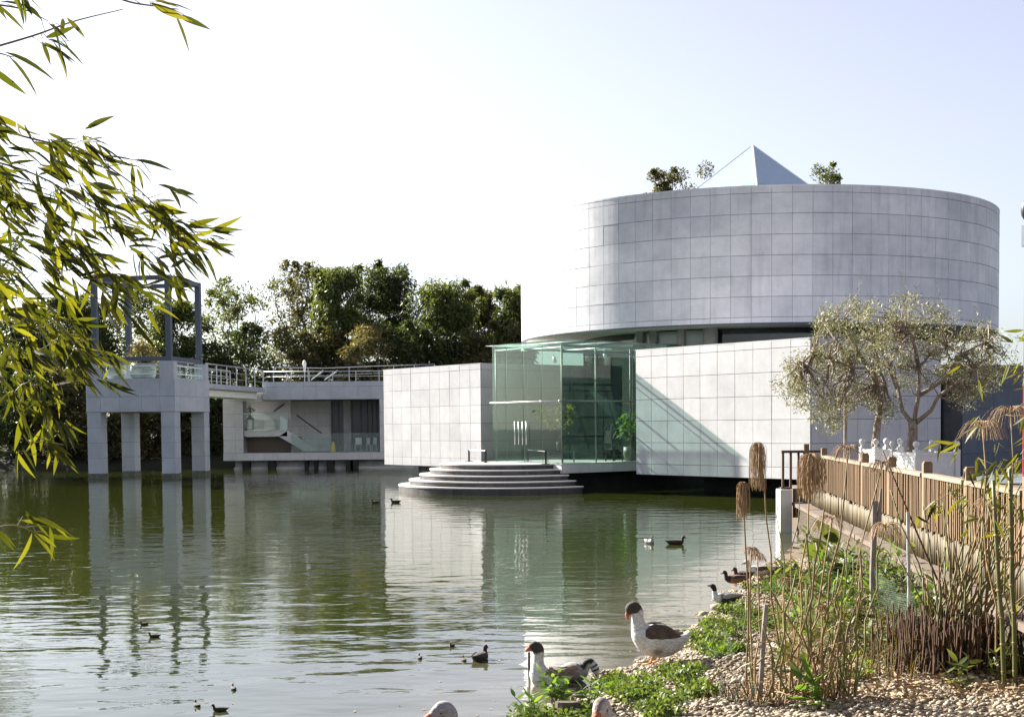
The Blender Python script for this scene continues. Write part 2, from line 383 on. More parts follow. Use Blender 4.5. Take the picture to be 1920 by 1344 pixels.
def block(o, la, lb, label, nA=10, nB=9, zt=ZT, zed=ZED, z0=ZB):
    b = MB(); b.obox(o+Z*z0, A*la, B*lb, Z*(zt-z0-.02)); bl = b.build('stone_block', M['joint'], mus)
    bl['label'] = label
    clad(bl, o, A, -B, np.linspace(0, la, nA+1), zed, M['stone'])
    clad(bl, o, B, -A, np.linspace(0, lb, nB+1), zed, M['stone'])
    r = MB(); r.obox(o+Z*(zt-.02)-A*.03-B*.03, A*(la+.06), B*(lb+.06), Z*.03); r.build('coping', M['stone'], bl)
    s_ = MB(); s_.obox(o+A*.05+B*.05+Z*(z0-.02), A*(la-.1), B*(lb-.1), Z*.02); s_.build('underside', M['shadeconcrete'], bl)
    p_ = MB(); p_.obox(o+A*1.1+B*2.2+Z*-1, A*(la-2.4), B*(lb-2.6), Z*(1+z0-.03)); p_.build('plinth', M['shadeconcrete'], bl)
    return bl
block(RBC, 8.09, 7.0, 'sunlit stone block nearest the olive trees')
block(LBC, 7.78, 8.6, 'sunlit stone block left of the glass entrance', 10, 10)
# side block far right, half hidden behind olive trees
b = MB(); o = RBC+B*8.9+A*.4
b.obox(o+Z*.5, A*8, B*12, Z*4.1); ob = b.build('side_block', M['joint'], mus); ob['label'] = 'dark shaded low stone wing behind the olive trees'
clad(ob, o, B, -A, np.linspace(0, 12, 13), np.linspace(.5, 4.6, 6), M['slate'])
b = MB(); b.obox(RBC+B*7.0+A*1.2+Z*.6, A*.04, B*1.9, Z*3.3); g1 = b.build('glass_link', M['darkglass'], mus)
for k in range(5):
    b = MB(); b.obox(RBC+B*(7.0+.45*k)+A*1.1+Z*.6, A*.08, B*.06, Z*3.3); b.build('mullion', M['frameblue'], g1)
b = MB(); b.obox(RBC+B*7.0+A*1.0+Z*3.9, A*3, B*1.9, Z*.25); b.build('lintel', M['stone'], g1)

# --- the drum
DR, DZT, DZB = 10.48, 11.394, 6.277
DZED = [DZB, DZB+.217] + [DZB+.217+.773*i for i in range(1, 7)] + [DZT]
NC = 86; DTH = 2*math.pi/NC
def ring_wall(r0, r1, z0, z1, n=172, c=DC):
    b = MB(); vs_ = []
    for k in range(n):
        a = 2*math.pi*k/n; ca, sa = math.cos(a), math.sin(a)
        vs_ += [(c[0]+r1*ca, c[1]+r1*sa, z0), (c[0]+r1*ca, c[1]+r1*sa, z1), (c[0]+r0*ca, c[1]+r0*sa, z1), (c[0]+r0*ca, c[1]+r0*sa, z0)]
    fs = []
    for k in range(n):
        k2 = (k+1) % n
        for q in range(4):
            q2 = (q+1) % 4; fs.append((k*4+q, k2*4+q, k2*4+q2, k*4+q2))
    b.add(vs_, fs); return b
drum = ring_wall(DR-.5, DR, DZB+.02, DZT-.03).build('drum', M['joint'], mus); drum['label'] = 'large round windowless marble drum on top'
def arc_panel(h_, full=False, th=DTH, d=.022, gap=.008, bev=.004, seg=3):
    b = MB(); g = gap*.6/DR; vs_ = []
    for (rr, ins) in ((DR, 0), (DR+d-bev, 0), (DR+d, bev)):
        for z_ in (gap+ins, h_-gap-ins):
            for k in range(seg+1):
                a = g+ins/DR+(th-2*g-2*ins/DR)*k/seg; vs_.append((rr*math.cos(a), rr*math.sin(a), z_))
    n_ = seg+1; fs = []
    L = lambda lay, top, k: lay*2*n_+top*n_+k
    for k in range(seg):
        fs.append((L(2, 0, k), L(2, 0, k+1), L(2, 1, k+1), L(2, 1, k)))
        for l in (0, 1):
            fs.append((L(l, 0, k), L(l, 0, k+1), L(l+1, 0, k+1), L(l+1, 0, k))); fs.append((L(l, 1, k+1), L(l, 1, k), L(l+1, 1, k), L(l+1, 1, k+1)))
    for l in (0, 1):
        fs.append((L(l, 1, 0), L(l, 0, 0), L(l+1, 0, 0), L(l+1, 1, 0))); fs.append((L(l, 0, seg), L(l, 1, seg), L(l+1, 1, seg), L(l+1, 0, seg)))
    b.add(vs_, fs); return b
face = math.atan2(-DC[1], -DC[0])          # towards the viewer
cols = sorted(range(NC), key=lambda k: abs(((k+.5)*DTH-face+math.pi) % (2*math.pi)-math.pi))
near = set(cols[:41]); rest = MB()
for j in range(8):
    z0, z1 = DZED[j], DZED[j+1]
    pm = arc_panel(z1-z0); me = pm.mesh('stone_panel', M['drum'])
    vv = np.array(pm.v)
    for k in range(NC):
        a = k*DTH
        if k in near and not (j in (0, 7) and k not in cols[:30]):
            s_ = 1+random.random()*.0006
            inst('stone_panel', me, drum, Matrix.Translation((DC[0], DC[1], z0)) @ Matrix.Rotation(a, 4, 'Z') @ Matrix.Diagonal((s_, s_, 1, 1)))
        else:
            ca, sa = math.cos(a), math.sin(a)
            rest.add(np.c_[DC[0]+vv[:, 0]*ca-vv[:, 1]*sa, DC[1]+vv[:, 0]*sa+vv[:, 1]*ca, z0+vv[:, 2]], pm.f)
tag(rest.build('stone_panels_beyond', M['drum'], drum), kind='stuff')
ring_wall(DR-.52, DR+.032, DZT-.03, DZT+.03).build('coping', M['drum'], drum)
ring_wall(DR-.16, DR+.03, DZB-.03, DZB+.012).build('rim', M['frameblue'], drum)
b = MB(); b.lathe(DC, [(DR-.14, DZB+.01), (DR-.14, DZB+.03), (.1, DZB+.03)], 96); b.build('soffit', M['soffit'], drum)
b = MB(); b.lathe(DC, [(DR-.4, DZT-.9), (DR-.4, DZT-.8), (.1, DZT-.8)], 64); b.build('roof', M['concrete'], drum)
# core under the drum
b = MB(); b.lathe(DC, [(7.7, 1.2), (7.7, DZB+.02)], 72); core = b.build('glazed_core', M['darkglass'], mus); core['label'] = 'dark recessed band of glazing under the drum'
b = MB(); b.lathe(DC, [(8.4, -.6), (8.4, 1.2), (7.0, 1.22)], 48); b.build('added_core_base', M['shadeconcrete'], core)  # dark base added to cover the bright sky reflection in the core glass
for px in (1200, 1225, 1277, 1332):
    # round columns standing in front of the core
    d = ray(px, 640); dx = V3(d[0], d[1], 0)/math.hypot(d[0], d[1]); oc = DC-V3(0, 0, 0); tca = oc@dx; d2 = oc@oc-tca**2; t_ = tca-math.sqrt(max(0, 8.3**2-d2)); q = dx*t_
    b = MB(); b.tube([q+Z*4.0, q+Z*(DZB+.02)], .16 if px != 1332 else .3, 14); b.build('column', M['concrete'], core, True)
    if px > 1200:
        q0 = q; 
for (p0, p1) in ((1231, 1271), (1283, 1325), (1190, 1219)):
    qs = []
    for px in (p0, p1):
        d = ray(px, 640); dx = V3(d[0], d[1], 0)/math.hypot(d[0], d[1]); tca = DC@dx; d2 = DC@DC-tca**2; qs.append(dx*(tca-math.sqrt(8.2**2-d2)))
    b = MB(); b.obox(qs[0]+Z*4.2, qs[1]-qs[0], V3(.02, .06, 0), Z*(DZB-4.25)); b.build('glazing_pane', M['coreglass'], core)
# --- skylight pyramid
apx = DC+Z*15.0; hb = 5.35; zb = 11.0
u1 = (-A-B)/math.sqrt(2); u2 = (A-B)/math.sqrt(2)
cr = [DC+u1*hb+Z*zb, DC+u2*hb+Z*zb, DC-u1*hb+Z*zb, DC-u2*hb+Z*zb]
b = MB(); b.add([apx-Z*.06]+[c-Z*.06 for c in cr], [(0, 2, 1), (0, 3, 2), (0, 4, 3), (0, 1, 4), (1, 2, 3, 4)]); sk = b.build('skylight', M['joint'], mus); sk['label'] = 'pointed glass pyramid skylight'
for i in range(4):
    c0, c1 = cr[i], cr[(i+1) % 4]
    n_ = np.cross(c0-apx, c1-apx); n_ /= np.linalg.norm(n_); n_ *= np.sign(n_[2])
    b = MB(); m01 = (c0+c1)/2
    # three panes per face, split by glazing bars
    P_ = lambda s_, h_: apx+(c0-apx)*h_*(1-s_)+(c1-apx)*h_*s_
    for q in ([P_(0, .0), P_(0, .55), P_(1, .55)], [P_(0, .55), P_(0, 1), P_(.5, 1)], [P_(0, .55), P_(.5, 1), P_(1, .55)], [P_(1, .55), P_(.5, 1), P_(1, 1)]):
        c_ = sum(q)/3; q = [c_+(x-c_)*.992 for x in q]
        b = MB(); q2 = [x+n_*.015 for x in q]; b.add(q+q2, [(3, 4, 5), (0, 1, 4, 3), (1, 2, 5, 4), (2, 0, 3, 5)] if np.cross(q[1]-q[0], q[2]-q[0])@n_ > 0 else [(5, 4, 3), (3, 4, 1, 0), (4, 5, 2, 1), (5, 3, 0, 2)])
        b.build('pane', M['skylight'], sk)
    b = MB(); b.tube([apx, c0], .045, 6); b.build('ridge_bar', M['whitepaint'], sk)

# --- glass entrance hall
GA, GB_, GZS, GZB, GZT = 4.63, 9.0, 1.068, .687, 5.668
b = MB(); b.obox(GC+Z*GZB, A*GA, B*GB_, Z*(GZS-GZB-.02)); hall = b.build('glass_hall', M['joint'], mus); hall['label'] = 'green tinted glass entrance hall'
clad(hall, GC, A, -B, np.linspace(0, GA, 6), [GZB, GZS-.03], M['stone']); clad(hall, GC, B, -A, np.linspace(0, GB_, 8), [GZB, GZS-.03], M['stone'])
b = MB(); b.obox(GC+Z*(GZS-.03)-A*.04-B*.04, A*(GA+.08), B*GB_, Z*.03); b.build('sill', M['step_tread'], hall)
b = MB(); b.obox(GC+A*.8+B*.9+Z*-1, A*(GA-1), B*(GB_-1.5), Z*(1+GZB-.03)); b.build('plinth', M['shadeconcrete'], hall)
ZM = 3.40
def pane(o, x, y, parent=hall, m=None, th=.012):
    n_ = np.cross(x, y); n_ = n_/np.linalg.norm(n_)*th
    b = MB(); b.obox(o, x, y, n_); return b.build('glass_pane', m or M['glass'], parent)
g_ = .012
GW = GA-.36
fa = [0, 1.2, 2.3, 3.4, GW]
for i in range(4):
    w_ = fa[i+1]-fa[i]
    pane(GC+A*(fa[i]+g_)+Z*(ZM+.02), A*(w_-2*g_), Z*(GZT-ZM-.03))
    pane(GC+A*(fa[i]+g_)+Z*(GZS+.01), A*(w_-2*g_), Z*(ZM-GZS-.03))
fb = np.linspace(0, GB_, 6)
for i in range(5):
    w_ = fb[i+1]-fb[i]
    for aa in (0, GW):
        pane(GC+A*aa+B*(fb[i]+g_)+Z*(ZM+.02), B*(w_-2*g_), Z*(GZT-ZM-.03))
        pane(GC+A*aa+B*(fb[i]+g_)+Z*(GZS+.01), B*(w_-2*g_), Z*(ZM-GZS-.03))
    pane(GC-A*.04-B*.06+B*fb[i]+Z*GZT, A*(GA+.04), B*(w_-.02), hall)
def bar(p0, p1, r, name='frame_tube', m='framemetal', parent=hall):
    b = MB(); b.tube([p0, p1], r, 10); return b.build(name, M[m], parent, True)
for aa, bb in ((.05, .05), (GW-.1, .12), (GW-.1, GB_-.3)):
    bar(GC+A*aa+B*bb+Z*GZS, GC+A*aa+B*bb+Z*(GZT-.15), .04, 'post')
bar(GC+A*.05+B*.1+Z*(GZT-.2), GC+A*(GW-.1)+B*.1+Z*(GZT-.2), .03, m='whitepaint'); bar(GC+A*.05-B*.04+Z*ZM, GC+A*(GW+.1)-B*.04+Z*ZM, .024, m='whitepaint')
bar(GC+A*.1+B*.05+Z*(GZT-.2), GC+A*.1+B*GB_+Z*(GZT-.2), .045); bar(GC+A*.1+B*.05+Z*ZM, GC+A*.1+B*GB_+Z*ZM, .035)
bar(GC+A*.1+B*.05+Z*(GZT-.45), GC+A*.1+B*GB_+Z*(GZT-.45), .025); bar(GC+A*2.3+B*.1+Z*(GZT-.25), GC+A*2.3+B*GB_+Z*(GZT-.25), .04)
for bb in (1.8, 3.6, 5.4): bar(GC+A*.12+B*bb+Z*GZS, GC+A*.12+B*bb+Z*(GZT-.15), .03, 'post'); bar(GC+A*0+B*bb+Z*(GZT-.12), GC+A*GA+B*bb+Z*(GZT-.12), .04, 'roof_beam', 'whitepaint')
for aa in (1.2, 2.3, 3.4): bar(GC+A*aa+B*.05+Z*GZS, GC+A*aa+B*.05+Z*(GZT-.15), .014, 'mullion')
for aa in (2.05, 2.28, 2.52, 2.75):
    bar(GC+A*aa-B*.07+Z*1.75, GC+A*aa-B*.07+Z*2.65, .018, 'door_handle', 'steel')
for aa in (.1, 1.2, 2.3, 3.4, GW):
    b = MB(); b.ball(GC+A*aa-B*.03+Z*ZM, .05, 8); b.build('glass_clamp', M['steel'], hall, True)
# inside: back wall, white panel painting its lit patch, side screens
b = MB(); b.obox(GC+A*.1+B*(GB_-.1)+Z*GZS, A*(GW-.2), B*.3, Z*(GZT-GZS-.1)); bw = b.build('back_wall', M['concrete'], hall)
b = MB(); b.obox(GC+A*1.4+B*(GB_-.16)+Z*3.9, A*2.9, B*.05, Z*1.1); b.build('lit_wall_panel', M['whitepaint'], bw)
b = MB(); b.obox(GC+A*1.0+B*(GB_-.2)+Z*GZS, A*3.3, B*.08, Z*2.5); b.build('dark_doorway', M['darkglass'], bw)
b = MB(); b.obox(GC+A*.05+B*6.9+Z*GZS, A*1.1, B*.3, Z*2.2); b.build('pier', M['step_tread'], bw)  # pale pier added in place of the sunlit wall seen beyond
for aa, bb, zz_ in ((.5, 2.6, GZT-.45), (.5, 4.2, GZT-.5), (2.6, 1.8, GZT-.5)):
    q = GC+A*aa+B*bb; b = MB(); b.tube([q+Z*(zz_+.25), q+Z*zz_], .015, 6); b.tube([q+Z*(zz_+.02), q+Z*(zz_-.2)-A*.1], .07, 10); b.build('spotlight', M['whitepaint'], hall, True)

# ------------------------------------------------------------------ entrance steps rising from the lake
SC = GC+A*3.204; SR0, ST, SH, SZ = 2.706, .407, .2, 1.053
steps = thing('entrance_steps', SC-B*2, 'half round stone steps rising from the water to the glass entrance', 'steps')
for i in range(5):
    R_ = SR0+ST*i; zt = SZ-SH*i; zb_ = zt-SH if i < 4 else -.35
    n_ = 44; arc = [SC-A*R_*math.cos(u)-B*R_*math.sin(u) for u in np.linspace(0, math.pi, n_+1)]
    def disc(r, z0, z1, nm, m, par):
        b = MB(); vv = [SC-A*r*math.cos(u)-B*r*math.sin(u) for u in np.linspace(0, math.pi, n_+1)]
        vv = [vv[0]+B*.05]+vv[1:-1]+[vv[-1]+B*.05]
        k = len(vv); b.add([v+Z*z0 for v in vv]+[v+Z*z1 for v in vv], [tuple(range(k, 2*k))[::-1], tuple(range(k))]+[(j, k+j, k+(j+1) % k, (j+1) % k) for j in range(k)])
        return b.build(nm, m, par)
    st = disc(R_-.05, zb_, zt-.045, 'step', M['shadeconcrete'], steps)
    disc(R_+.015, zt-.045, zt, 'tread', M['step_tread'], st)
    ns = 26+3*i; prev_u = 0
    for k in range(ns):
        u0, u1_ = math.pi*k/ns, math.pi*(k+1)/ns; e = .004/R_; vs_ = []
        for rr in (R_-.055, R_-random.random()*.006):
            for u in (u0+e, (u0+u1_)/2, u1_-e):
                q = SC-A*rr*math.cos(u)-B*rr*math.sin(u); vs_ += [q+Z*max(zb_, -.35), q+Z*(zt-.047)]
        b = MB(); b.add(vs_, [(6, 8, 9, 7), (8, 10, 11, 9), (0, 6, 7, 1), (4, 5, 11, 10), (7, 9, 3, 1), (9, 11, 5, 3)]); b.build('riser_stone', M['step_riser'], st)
for (x0, x1, lab) in ((879.5, 911, 'small black barrier with two posts at the left of the top step'), (990, 1023.5, 'small black barrier with two posts in front of the glass doors')):
    p0, p1 = onz(x0, 865.5, SZ+.002), onz(x1, 867.5 if x0 < 900 else 870, SZ+.002)
    t_ = thing('post_barrier', (p0+p1)/2, lab, 'barrier', 'barriers on the entrance steps')
    for q in (p0, p1):
        b = MB(); b.box(q-V3(.035, .035, 0), q+V3(.035, .035, .50)); b.build('post', M['black'], t_)
        b = MB(); b.lathe(q, [(.17, .0), (.17, .02), (.04, .03)], 12); b.build('base_plate', M['black'], t_)
    b = MB(); b.tube([p0+Z*.47, p1+Z*.47], .018, 6); b.build('bar', M['steel' if x0 < 900 else 'black'], t_)

# ------------------------------------------------------------------ low wing with stairs behind the lake
WY = 82.0
def wq(px, py, Y=WY): return aty(px, py, Y)
wing = thing('gallery_wing', (-12.6, WY, 0), 'low shaded stone wing with an open stair and glass doors above the water', 'building')
xL, xR = wq(418.5, 800)[0], -6.0
zf0, zf1, zl0, zl1 = 4.17, 5.26, .51, .97
xp = wq(456, 800)[0]; xo = wq(712, 800)[0]; xfl = wq(492, 730)[0]
def wbox(nm, x0, x1, z0, z1, y0=WY, y1=WY+.4, m='joint', par=wing):
    b = MB(); b.box((x0, y0, z0), (x1, y1, z1)); return b.build(nm, M[m], par)
fas = wbox('fascia', xfl, xR, zf0, zf1, WY, WY+6)
clad(fas, V3(xfl, WY, 0), V3(1, 0, 0), V3(0, -1, 0), np.linspace(0, xR-xfl, 12), [zf0, zf0+.78, zf1], M['towerstone'])
wbox('upper_wall', xL, xfl, zf0-.05, 4.62, WY+.1, WY+6, 'stone')
pier = wbox('pier', xL, xp, zl1, zf0-.05, WY, WY+1.2)
clad(pier, V3(xL, WY, 0), V3(1, 0, 0), V3(0, -1, 0), [0, (xp-xL)*.6, xp-xL], np.linspace(zl1, zf0-.05, 5), M['stone'])
led = wbox('ledge', xL, xR, zl0, zl1, WY-.12, WY+6)
clad(led, V3(xL, WY-.12, 0), V3(1, 0, 0), V3(0, -1, 0), np.linspace(0, xR-xL, 15), [zl0, zl1], M['stone'])
p2 = wbox('pier', xo, xR, zl1, zf0, WY, WY+1.2)
clad(p2, V3(xo, WY, 0), V3(1, 0, 0), V3(0, -1, 0), [0, xR-xo], np.linspace(zl1, zf0, 5), M['stone'])
wbox('base_wall', wq(438, 870)[0], xR, -.5, zl0, WY+.55, WY+5, 'concrete')
wbox('base_strip', wq(436, 870)[0], xR, -.3, .09, WY+.4, WY+.6, 'stone')
for px in (461, 509, 574, 592, 619, 655, 664):
    x = wq(px, 870)[0]; ww = .1 if px in (574, 592) else .22
    wbox('support', x-ww, x+ww, -.5, zl0-.01, WY-.02, WY+.6, 'shadeconcrete')
xb = wq(622, 800, WY+4)[0]
bk = wbox('back_wall', xL, xb, zl1, zf0, WY+4, WY+4.3)
clad(bk, V3(xL, WY+4, 0), V3(1, 0, 0), V3(0, -1, 0), np.linspace(0, xb-xL, 8), np.linspace(zl1, zf0, 5), M['stone'])
wl = wq(545, 760, WY+2.5)[0]
lw = wbox('stair_wall', xp, wl, 3.0, zf0, WY+2.5, WY+2.7, 'stone')
gd = wbox('glass_door', xb, xo+.2, zl1, zf0, WY+4.0, WY+4.1, 'door')
for px in (622, 634, 649, 659, 676, 688, 697, 706):
    x = wq(px, 800, WY+3.9)[0]; ww = .30 if px == 649 else .05
    wbox('mullion', x-ww*.5, x+ww, zl1, zf0, WY+3.85, WY+4.0, 'concrete' if px == 649 else 'frameblue', gd)
# stair: landing, sloping parapet, rails
stair = wbox('stair_landing', xp, wq(540, 810, WY+.6)[0], wq(500, 818)[2], wq(500, 806.5)[2], WY+.3, WY+2.4, 'stone')
c = [wq(540, 807, WY+.3), wq(592, 844, WY+.3), wq(570, 845.5, WY+.3), wq(523, 818, WY+.3)]
b = MB(); b.add([q for q in c]+[q+V3(0, .25, 0) for q in c], [(3, 2, 1, 0), (4, 5, 6, 7), (0, 1, 5, 4), (1, 2, 6, 5), (2, 3, 7, 6), (3, 0, 4, 7)]); b.build('stair_flight', M['stone'], stair)
c = [wq(525, 780, WY+.6), wq(538, 787, WY+.6), wq(538, 806, WY+.6), wq(525, 806, WY+.6)]
b = MB(); b.add([q for q in c]+[q+V3(0, .2, 0) for q in c], [(3, 2, 1, 0), (4, 5, 6, 7), (0, 1, 5, 4), (1, 2, 6, 5), (2, 3, 7, 6), (3, 0, 4, 7)]); b.build('parapet', M['whitepaint'], stair)
for (x0, y0, x1, y1) in ((513, 772, 533, 757), (556, 778, 603, 812)):
    b = MB(); b.tube([wq(x0, y0, WY+2.3), wq(x1, y1, WY+2.3)], .05, 6); b.build('handrail', M['frameblue'], stair)
wbox('under_stair', xp, wq(560, 830, WY+1.2)[0], zl1, wq(500, 819)[2], WY+1.2, WY+2.4, 'pot', stair)
b = MB(); q0 = wq(457, 773.5, WY+.1); q1 = wq(711, 773, WY+.1)
pb = MB(); pb.box((q0[0], WY+.1, wq(500, 806)[2]), (wq(540, 800)[0], WY+.115, q0[2])); pb.build('glass_balustrade', M['clearglass'], wing)
pb = MB(); pb.box((wq(545, 800)[0], WY+.1, zl1+.01), (xo, WY+.115, wq(700, 812.5)[2])); pb.build('glass_balustrade', M['clearglass'], wing)
b = MB(); b.tube([q0, V3(wq(622, 773)[0], WY+.1, q0[2])], .012, 6); b.build('top_rail', M['steel'], wing)
b = MB(); b.tube([wq(622, 812.5, WY+.1), wq(711, 812, WY+.1)], .014, 6); b.build('top_rail', M['steel'], wing)
# roof terrace railing in front and along the back edge
def railing(parent, pts, h, sp, mid=2, r=.022, nm='rail', glass=True):
    pts = [np.asarray(q, float) for q in pts]
    for hh in [h]+[h*(k+1)/(mid+1) for k in range(mid)]:
        b = MB(); b.tube([q+Z*hh for q in pts], r*1.5 if hh == h else r*.8, 6); b.build(nm, M['steel'], parent, True)
    for q0, q1 in zip(pts, pts[1:]):
        L = np.linalg.norm(q1-q0); k = max(1, round(L/sp))
        for i in range(k+1):
            q = q0+(q1-q0)*i/k; b = MB(); b.box(q-V3(.025, .025, 0), q+V3(.025, .025, h)); b.build('rail_post', M['steel'], parent)
fr = V3(xfl, WY+.3, zf1); railing(wing, [fr, V3(-6.6, WY+.3, zf1)], .62, 1.35, 1)
railing(wing, [V3(-14.8, WY+2.5, 5.3), V3(-12, WY+5.5, 5.35), V3(-9, WY+6.5, 5.5), V3(-5.0, WY+7, 5.6)], .95, 1.4, 1)
for x0, x1 in ((583, 604), (608, 631)):
    b = MB(); b.obox(wq(x0, 713, WY+2), wq(x1, 697, WY+2)-wq(x0, 713, WY+2), V3(.0, .12, .0), V3(.05, 0, .12)); b.build('stair_rail', M['whitepaint'], wing)
b = MB(); b.box((xfl, WY+.6, zf1-.1), (-5, WY+12, zf1-.02)); b.build('roof_deck', M['concrete'], wing)

# ------------------------------------------------------------------ observation tower in the lake
PS = math.radians(8.763); TR = V3(math.sin(PS), math.cos(PS), 0); TL = V3(-math.cos(PS), math.sin(PS), 0)
TC = V3(-16.796, 67.529, 0); TW = 4.642; PW = .72
tz = [.224, 3.347, 4.112, 4.89, 5.891]
tower = thing('observation_tower', TC+(TL+TR)*TW/2, 'square marble pavilion on four legs in the lake with open steel frame on top', 'tower')
b = MB(); b.obox(TC+Z*tz[1], TL*TW, TR*TW, Z*(tz[3]-tz[1]-.02)); body = b.build('body', M['joint'], tower)
xe = [0, PW+.02, 1.72, 2.9, TW-PW-.02, TW]
for (o, ux, nr) in ((TC, TL, -TR), (TC, TR, -TL), (TC+TR*TW, TL, TR), (TC+TL*TW, TR, TL)):
    clad(body, o, ux, nr, xe, [tz[1], tz[2], tz[3]], M['towerstone'])
for i in (0, 1):
    for j in (0, 1):
        o = TC+TL*(TW-PW)*i+TR*(TW-PW)*j
        b = MB(); b.obox(o+TL*.03+TR*.03+Z*-1, TL*(PW-.06), TR*(PW-.06), Z*(tz[1]+1)); lg = b.build('pillar', M['joint'], tower)
        ze = [.25]+[tz[1]-.775*k for k in (3, 2, 1, 0)]
        for (oo, ux, nr) in ((o+TR*.03, TL, -TR), (o+TL*.03, TR, -TL), (o+TL*(PW-.03), TR, TL), (o+TR*(PW-.03), TL, TR)):
            clad(lg, oo, ux, nr, [0, PW], ze, M['towerstone'])
        b = MB(); b.obox(o-TL*.02-TR*.02-Z*.5, TL*(PW+.04), TR*(PW+.04), Z*.72); b.build('footing', M['tide'], lg)
        # parapet corner piers
        pw2 = .75 if j == 0 else .6; o2 = TC+TL*((TW-pw2) if i else 0)+TR*((TW-.45) if j else 0)
        b = MB(); b.obox(o2+Z*(tz[3]-.02), TL*pw2, TR*.45, Z*(tz[4]-tz[3])); b.build('parapet_pier', M['towerstone'], tower)
b = MB(); b.obox(TC+Z*(tz[3]-.02)+TL*-.03+TR*-.03, TL*(TW+.06), TR*(TW+.06), Z*.14); b.build('parapet_band', M['towerstone'], tower)
pane(TC+TR*.2+TL*.75+Z*(tz[3]+.14), TL*(TW-1.5), Z*.75, tower, M['clearglass'])
pane(TC+TL*.2+TR*.47+Z*(tz[3]+.14), TR*(TW-1.0), Z*.75, tower, M['clearglass'])
for (p0, p1) in ((TC+TR*.2+TL*.75, TC+TR*.2+TL*(TW-.75)), (TC+TL*.2+TR*.45, TC+TL*.2+TR*(TW-.45))):
    for hh in (.35, .75):
        b = MB(); b.tube([p0+Z*(tz[3]+hh), p1+Z*(tz[3]+hh)], .03, 6); b.build('rail', M['whitepaint'], tower)
fi = .36; fz = 10.15; fwid = .27
fc = [TC+TL*(fi if not i else TW-fi)+TR*(fi if not j else TW-fi) for i, j in ((0, 0), (1, 0), (1, 1), (0, 1))]
frm = None
for k, q in enumerate(fc):
    b = MB(); b.obox(q-TL*fwid/2-TR*fwid/2+Z*(tz[4]-.0), TL*fwid, TR*fwid, Z*(fz-tz[4])); b.build('frame_post', M['frameblue'], tower)
    q2 = fc[(k+1) % 4]; d = q2-q; L = np.linalg.norm(d); d = d/L; pr = V3(-d[1], d[0], 0)
    for z0 in (tz[4]+.004, fz-.22):
        b = MB(); b.obox(q+d*(fwid/2+.002)-pr*(fwid/2-.012)+Z*z0, d*(L-fwid-.004), pr*(fwid-.024), Z*.215); b.build('frame_beam', M['frameblue'], tower)

# ------------------------------------------------------------------ footbridge from the tower to the wing
bridge = thing('footbridge', (-16.2, 77, 0), 'narrow white footbridge with steel railings between the tower and the wing', 'footbridge')
e0, e1 = TC+TR*TW+TL*.1, V3(wq(498, 730)[0], WY-.15, 0)
dv = e1-e0; L = np.linalg.norm(dv); dv = dv/L; lf = V3(-dv[1], dv[0], 0)
b = MB(); b.obox(e0+dv*.05+Z*4.62, dv*(L-.05), lf*2.2, Z*.27); b.build('deck', M['towerstone'], bridge)
b = MB(); b.obox(e0+dv*.1+lf*.35+Z*4.22, dv*(L-.6), lf*1.5, Z*.39); b.build('girder', M['soffit'], bridge)
for off in (.06, 2.14):
    q0, q1 = e0+lf*off+dv*.1+Z*4.89, e1+lf*off-dv*.1+Z*4.89; railing(bridge, [q0, q1], 1.05, 1.5, 2)

# ------------------------------------------------------------------ foliage helpers
def leaf_quads(P, D, L, W, up=None):
    """rhombic leaves: base points P, unit directions D, lengths L, widths W"""
    n = len(P); r = rng.normal(size=(n, 3)) if up is None else up+rng.normal(size=(n, 3))*.35
    s_ = np.cross(D, r); s_ /= np.linalg.norm(s_, axis=1)[:, None]+1e-9
    nn = np.cross(s_, D)
    mid = P+D*(L*.45)[:, None]+nn*(L*.06)[:, None]
    V = np.stack([P, mid+s_*(W*.5)[:, None], P+D*L[:, None], mid-s_*(W*.5)[:, None]], 1).reshape(-1, 3)
    F = np.arange(4*n).reshape(-1, 4); return V, F
def cloud(C, R, per, size, asp=.45, droop=.0, flat=.8):
    C = np.asarray(C); R = np.asarray(R); n = len(C)*per
    c = np.repeat(C, per, 0); r = np.repeat(R, per)
    d = rng.normal(size=(n, 3)); d /= np.linalg.norm(d, axis=1)[:, None]
    rad = r*rng.random(n)**.38
    P = c+d*rad[:, None]*np.array([1, 1, flat]); 
    if droop: P[:, 2] -= np.abs(rng.normal(0, droop, n))*r
    D = rng.normal(size=(n, 3))*np.array([1, 1, .8])+d*.5-np.array([0, 0, 1.])*(.2+droop*1.6); D /= np.linalg.norm(D, axis=1)[:, None]
    L = size*rng.uniform(.6, 1.4, n)
    return leaf_quads(P, D, L, L*asp)
def wobble(p0, p1, k=4, amp=.08):
    p0, p1 = np.asarray(p0, float), np.asarray(p1, float); L = np.linalg.norm(p1-p0); out = []
    for i in range(k+1):
        f = i/k; out.append(p0+(p1-p0)*f+rng.normal(0, amp*L, 3)*math.sin(math.pi*f)*.6)
    return out
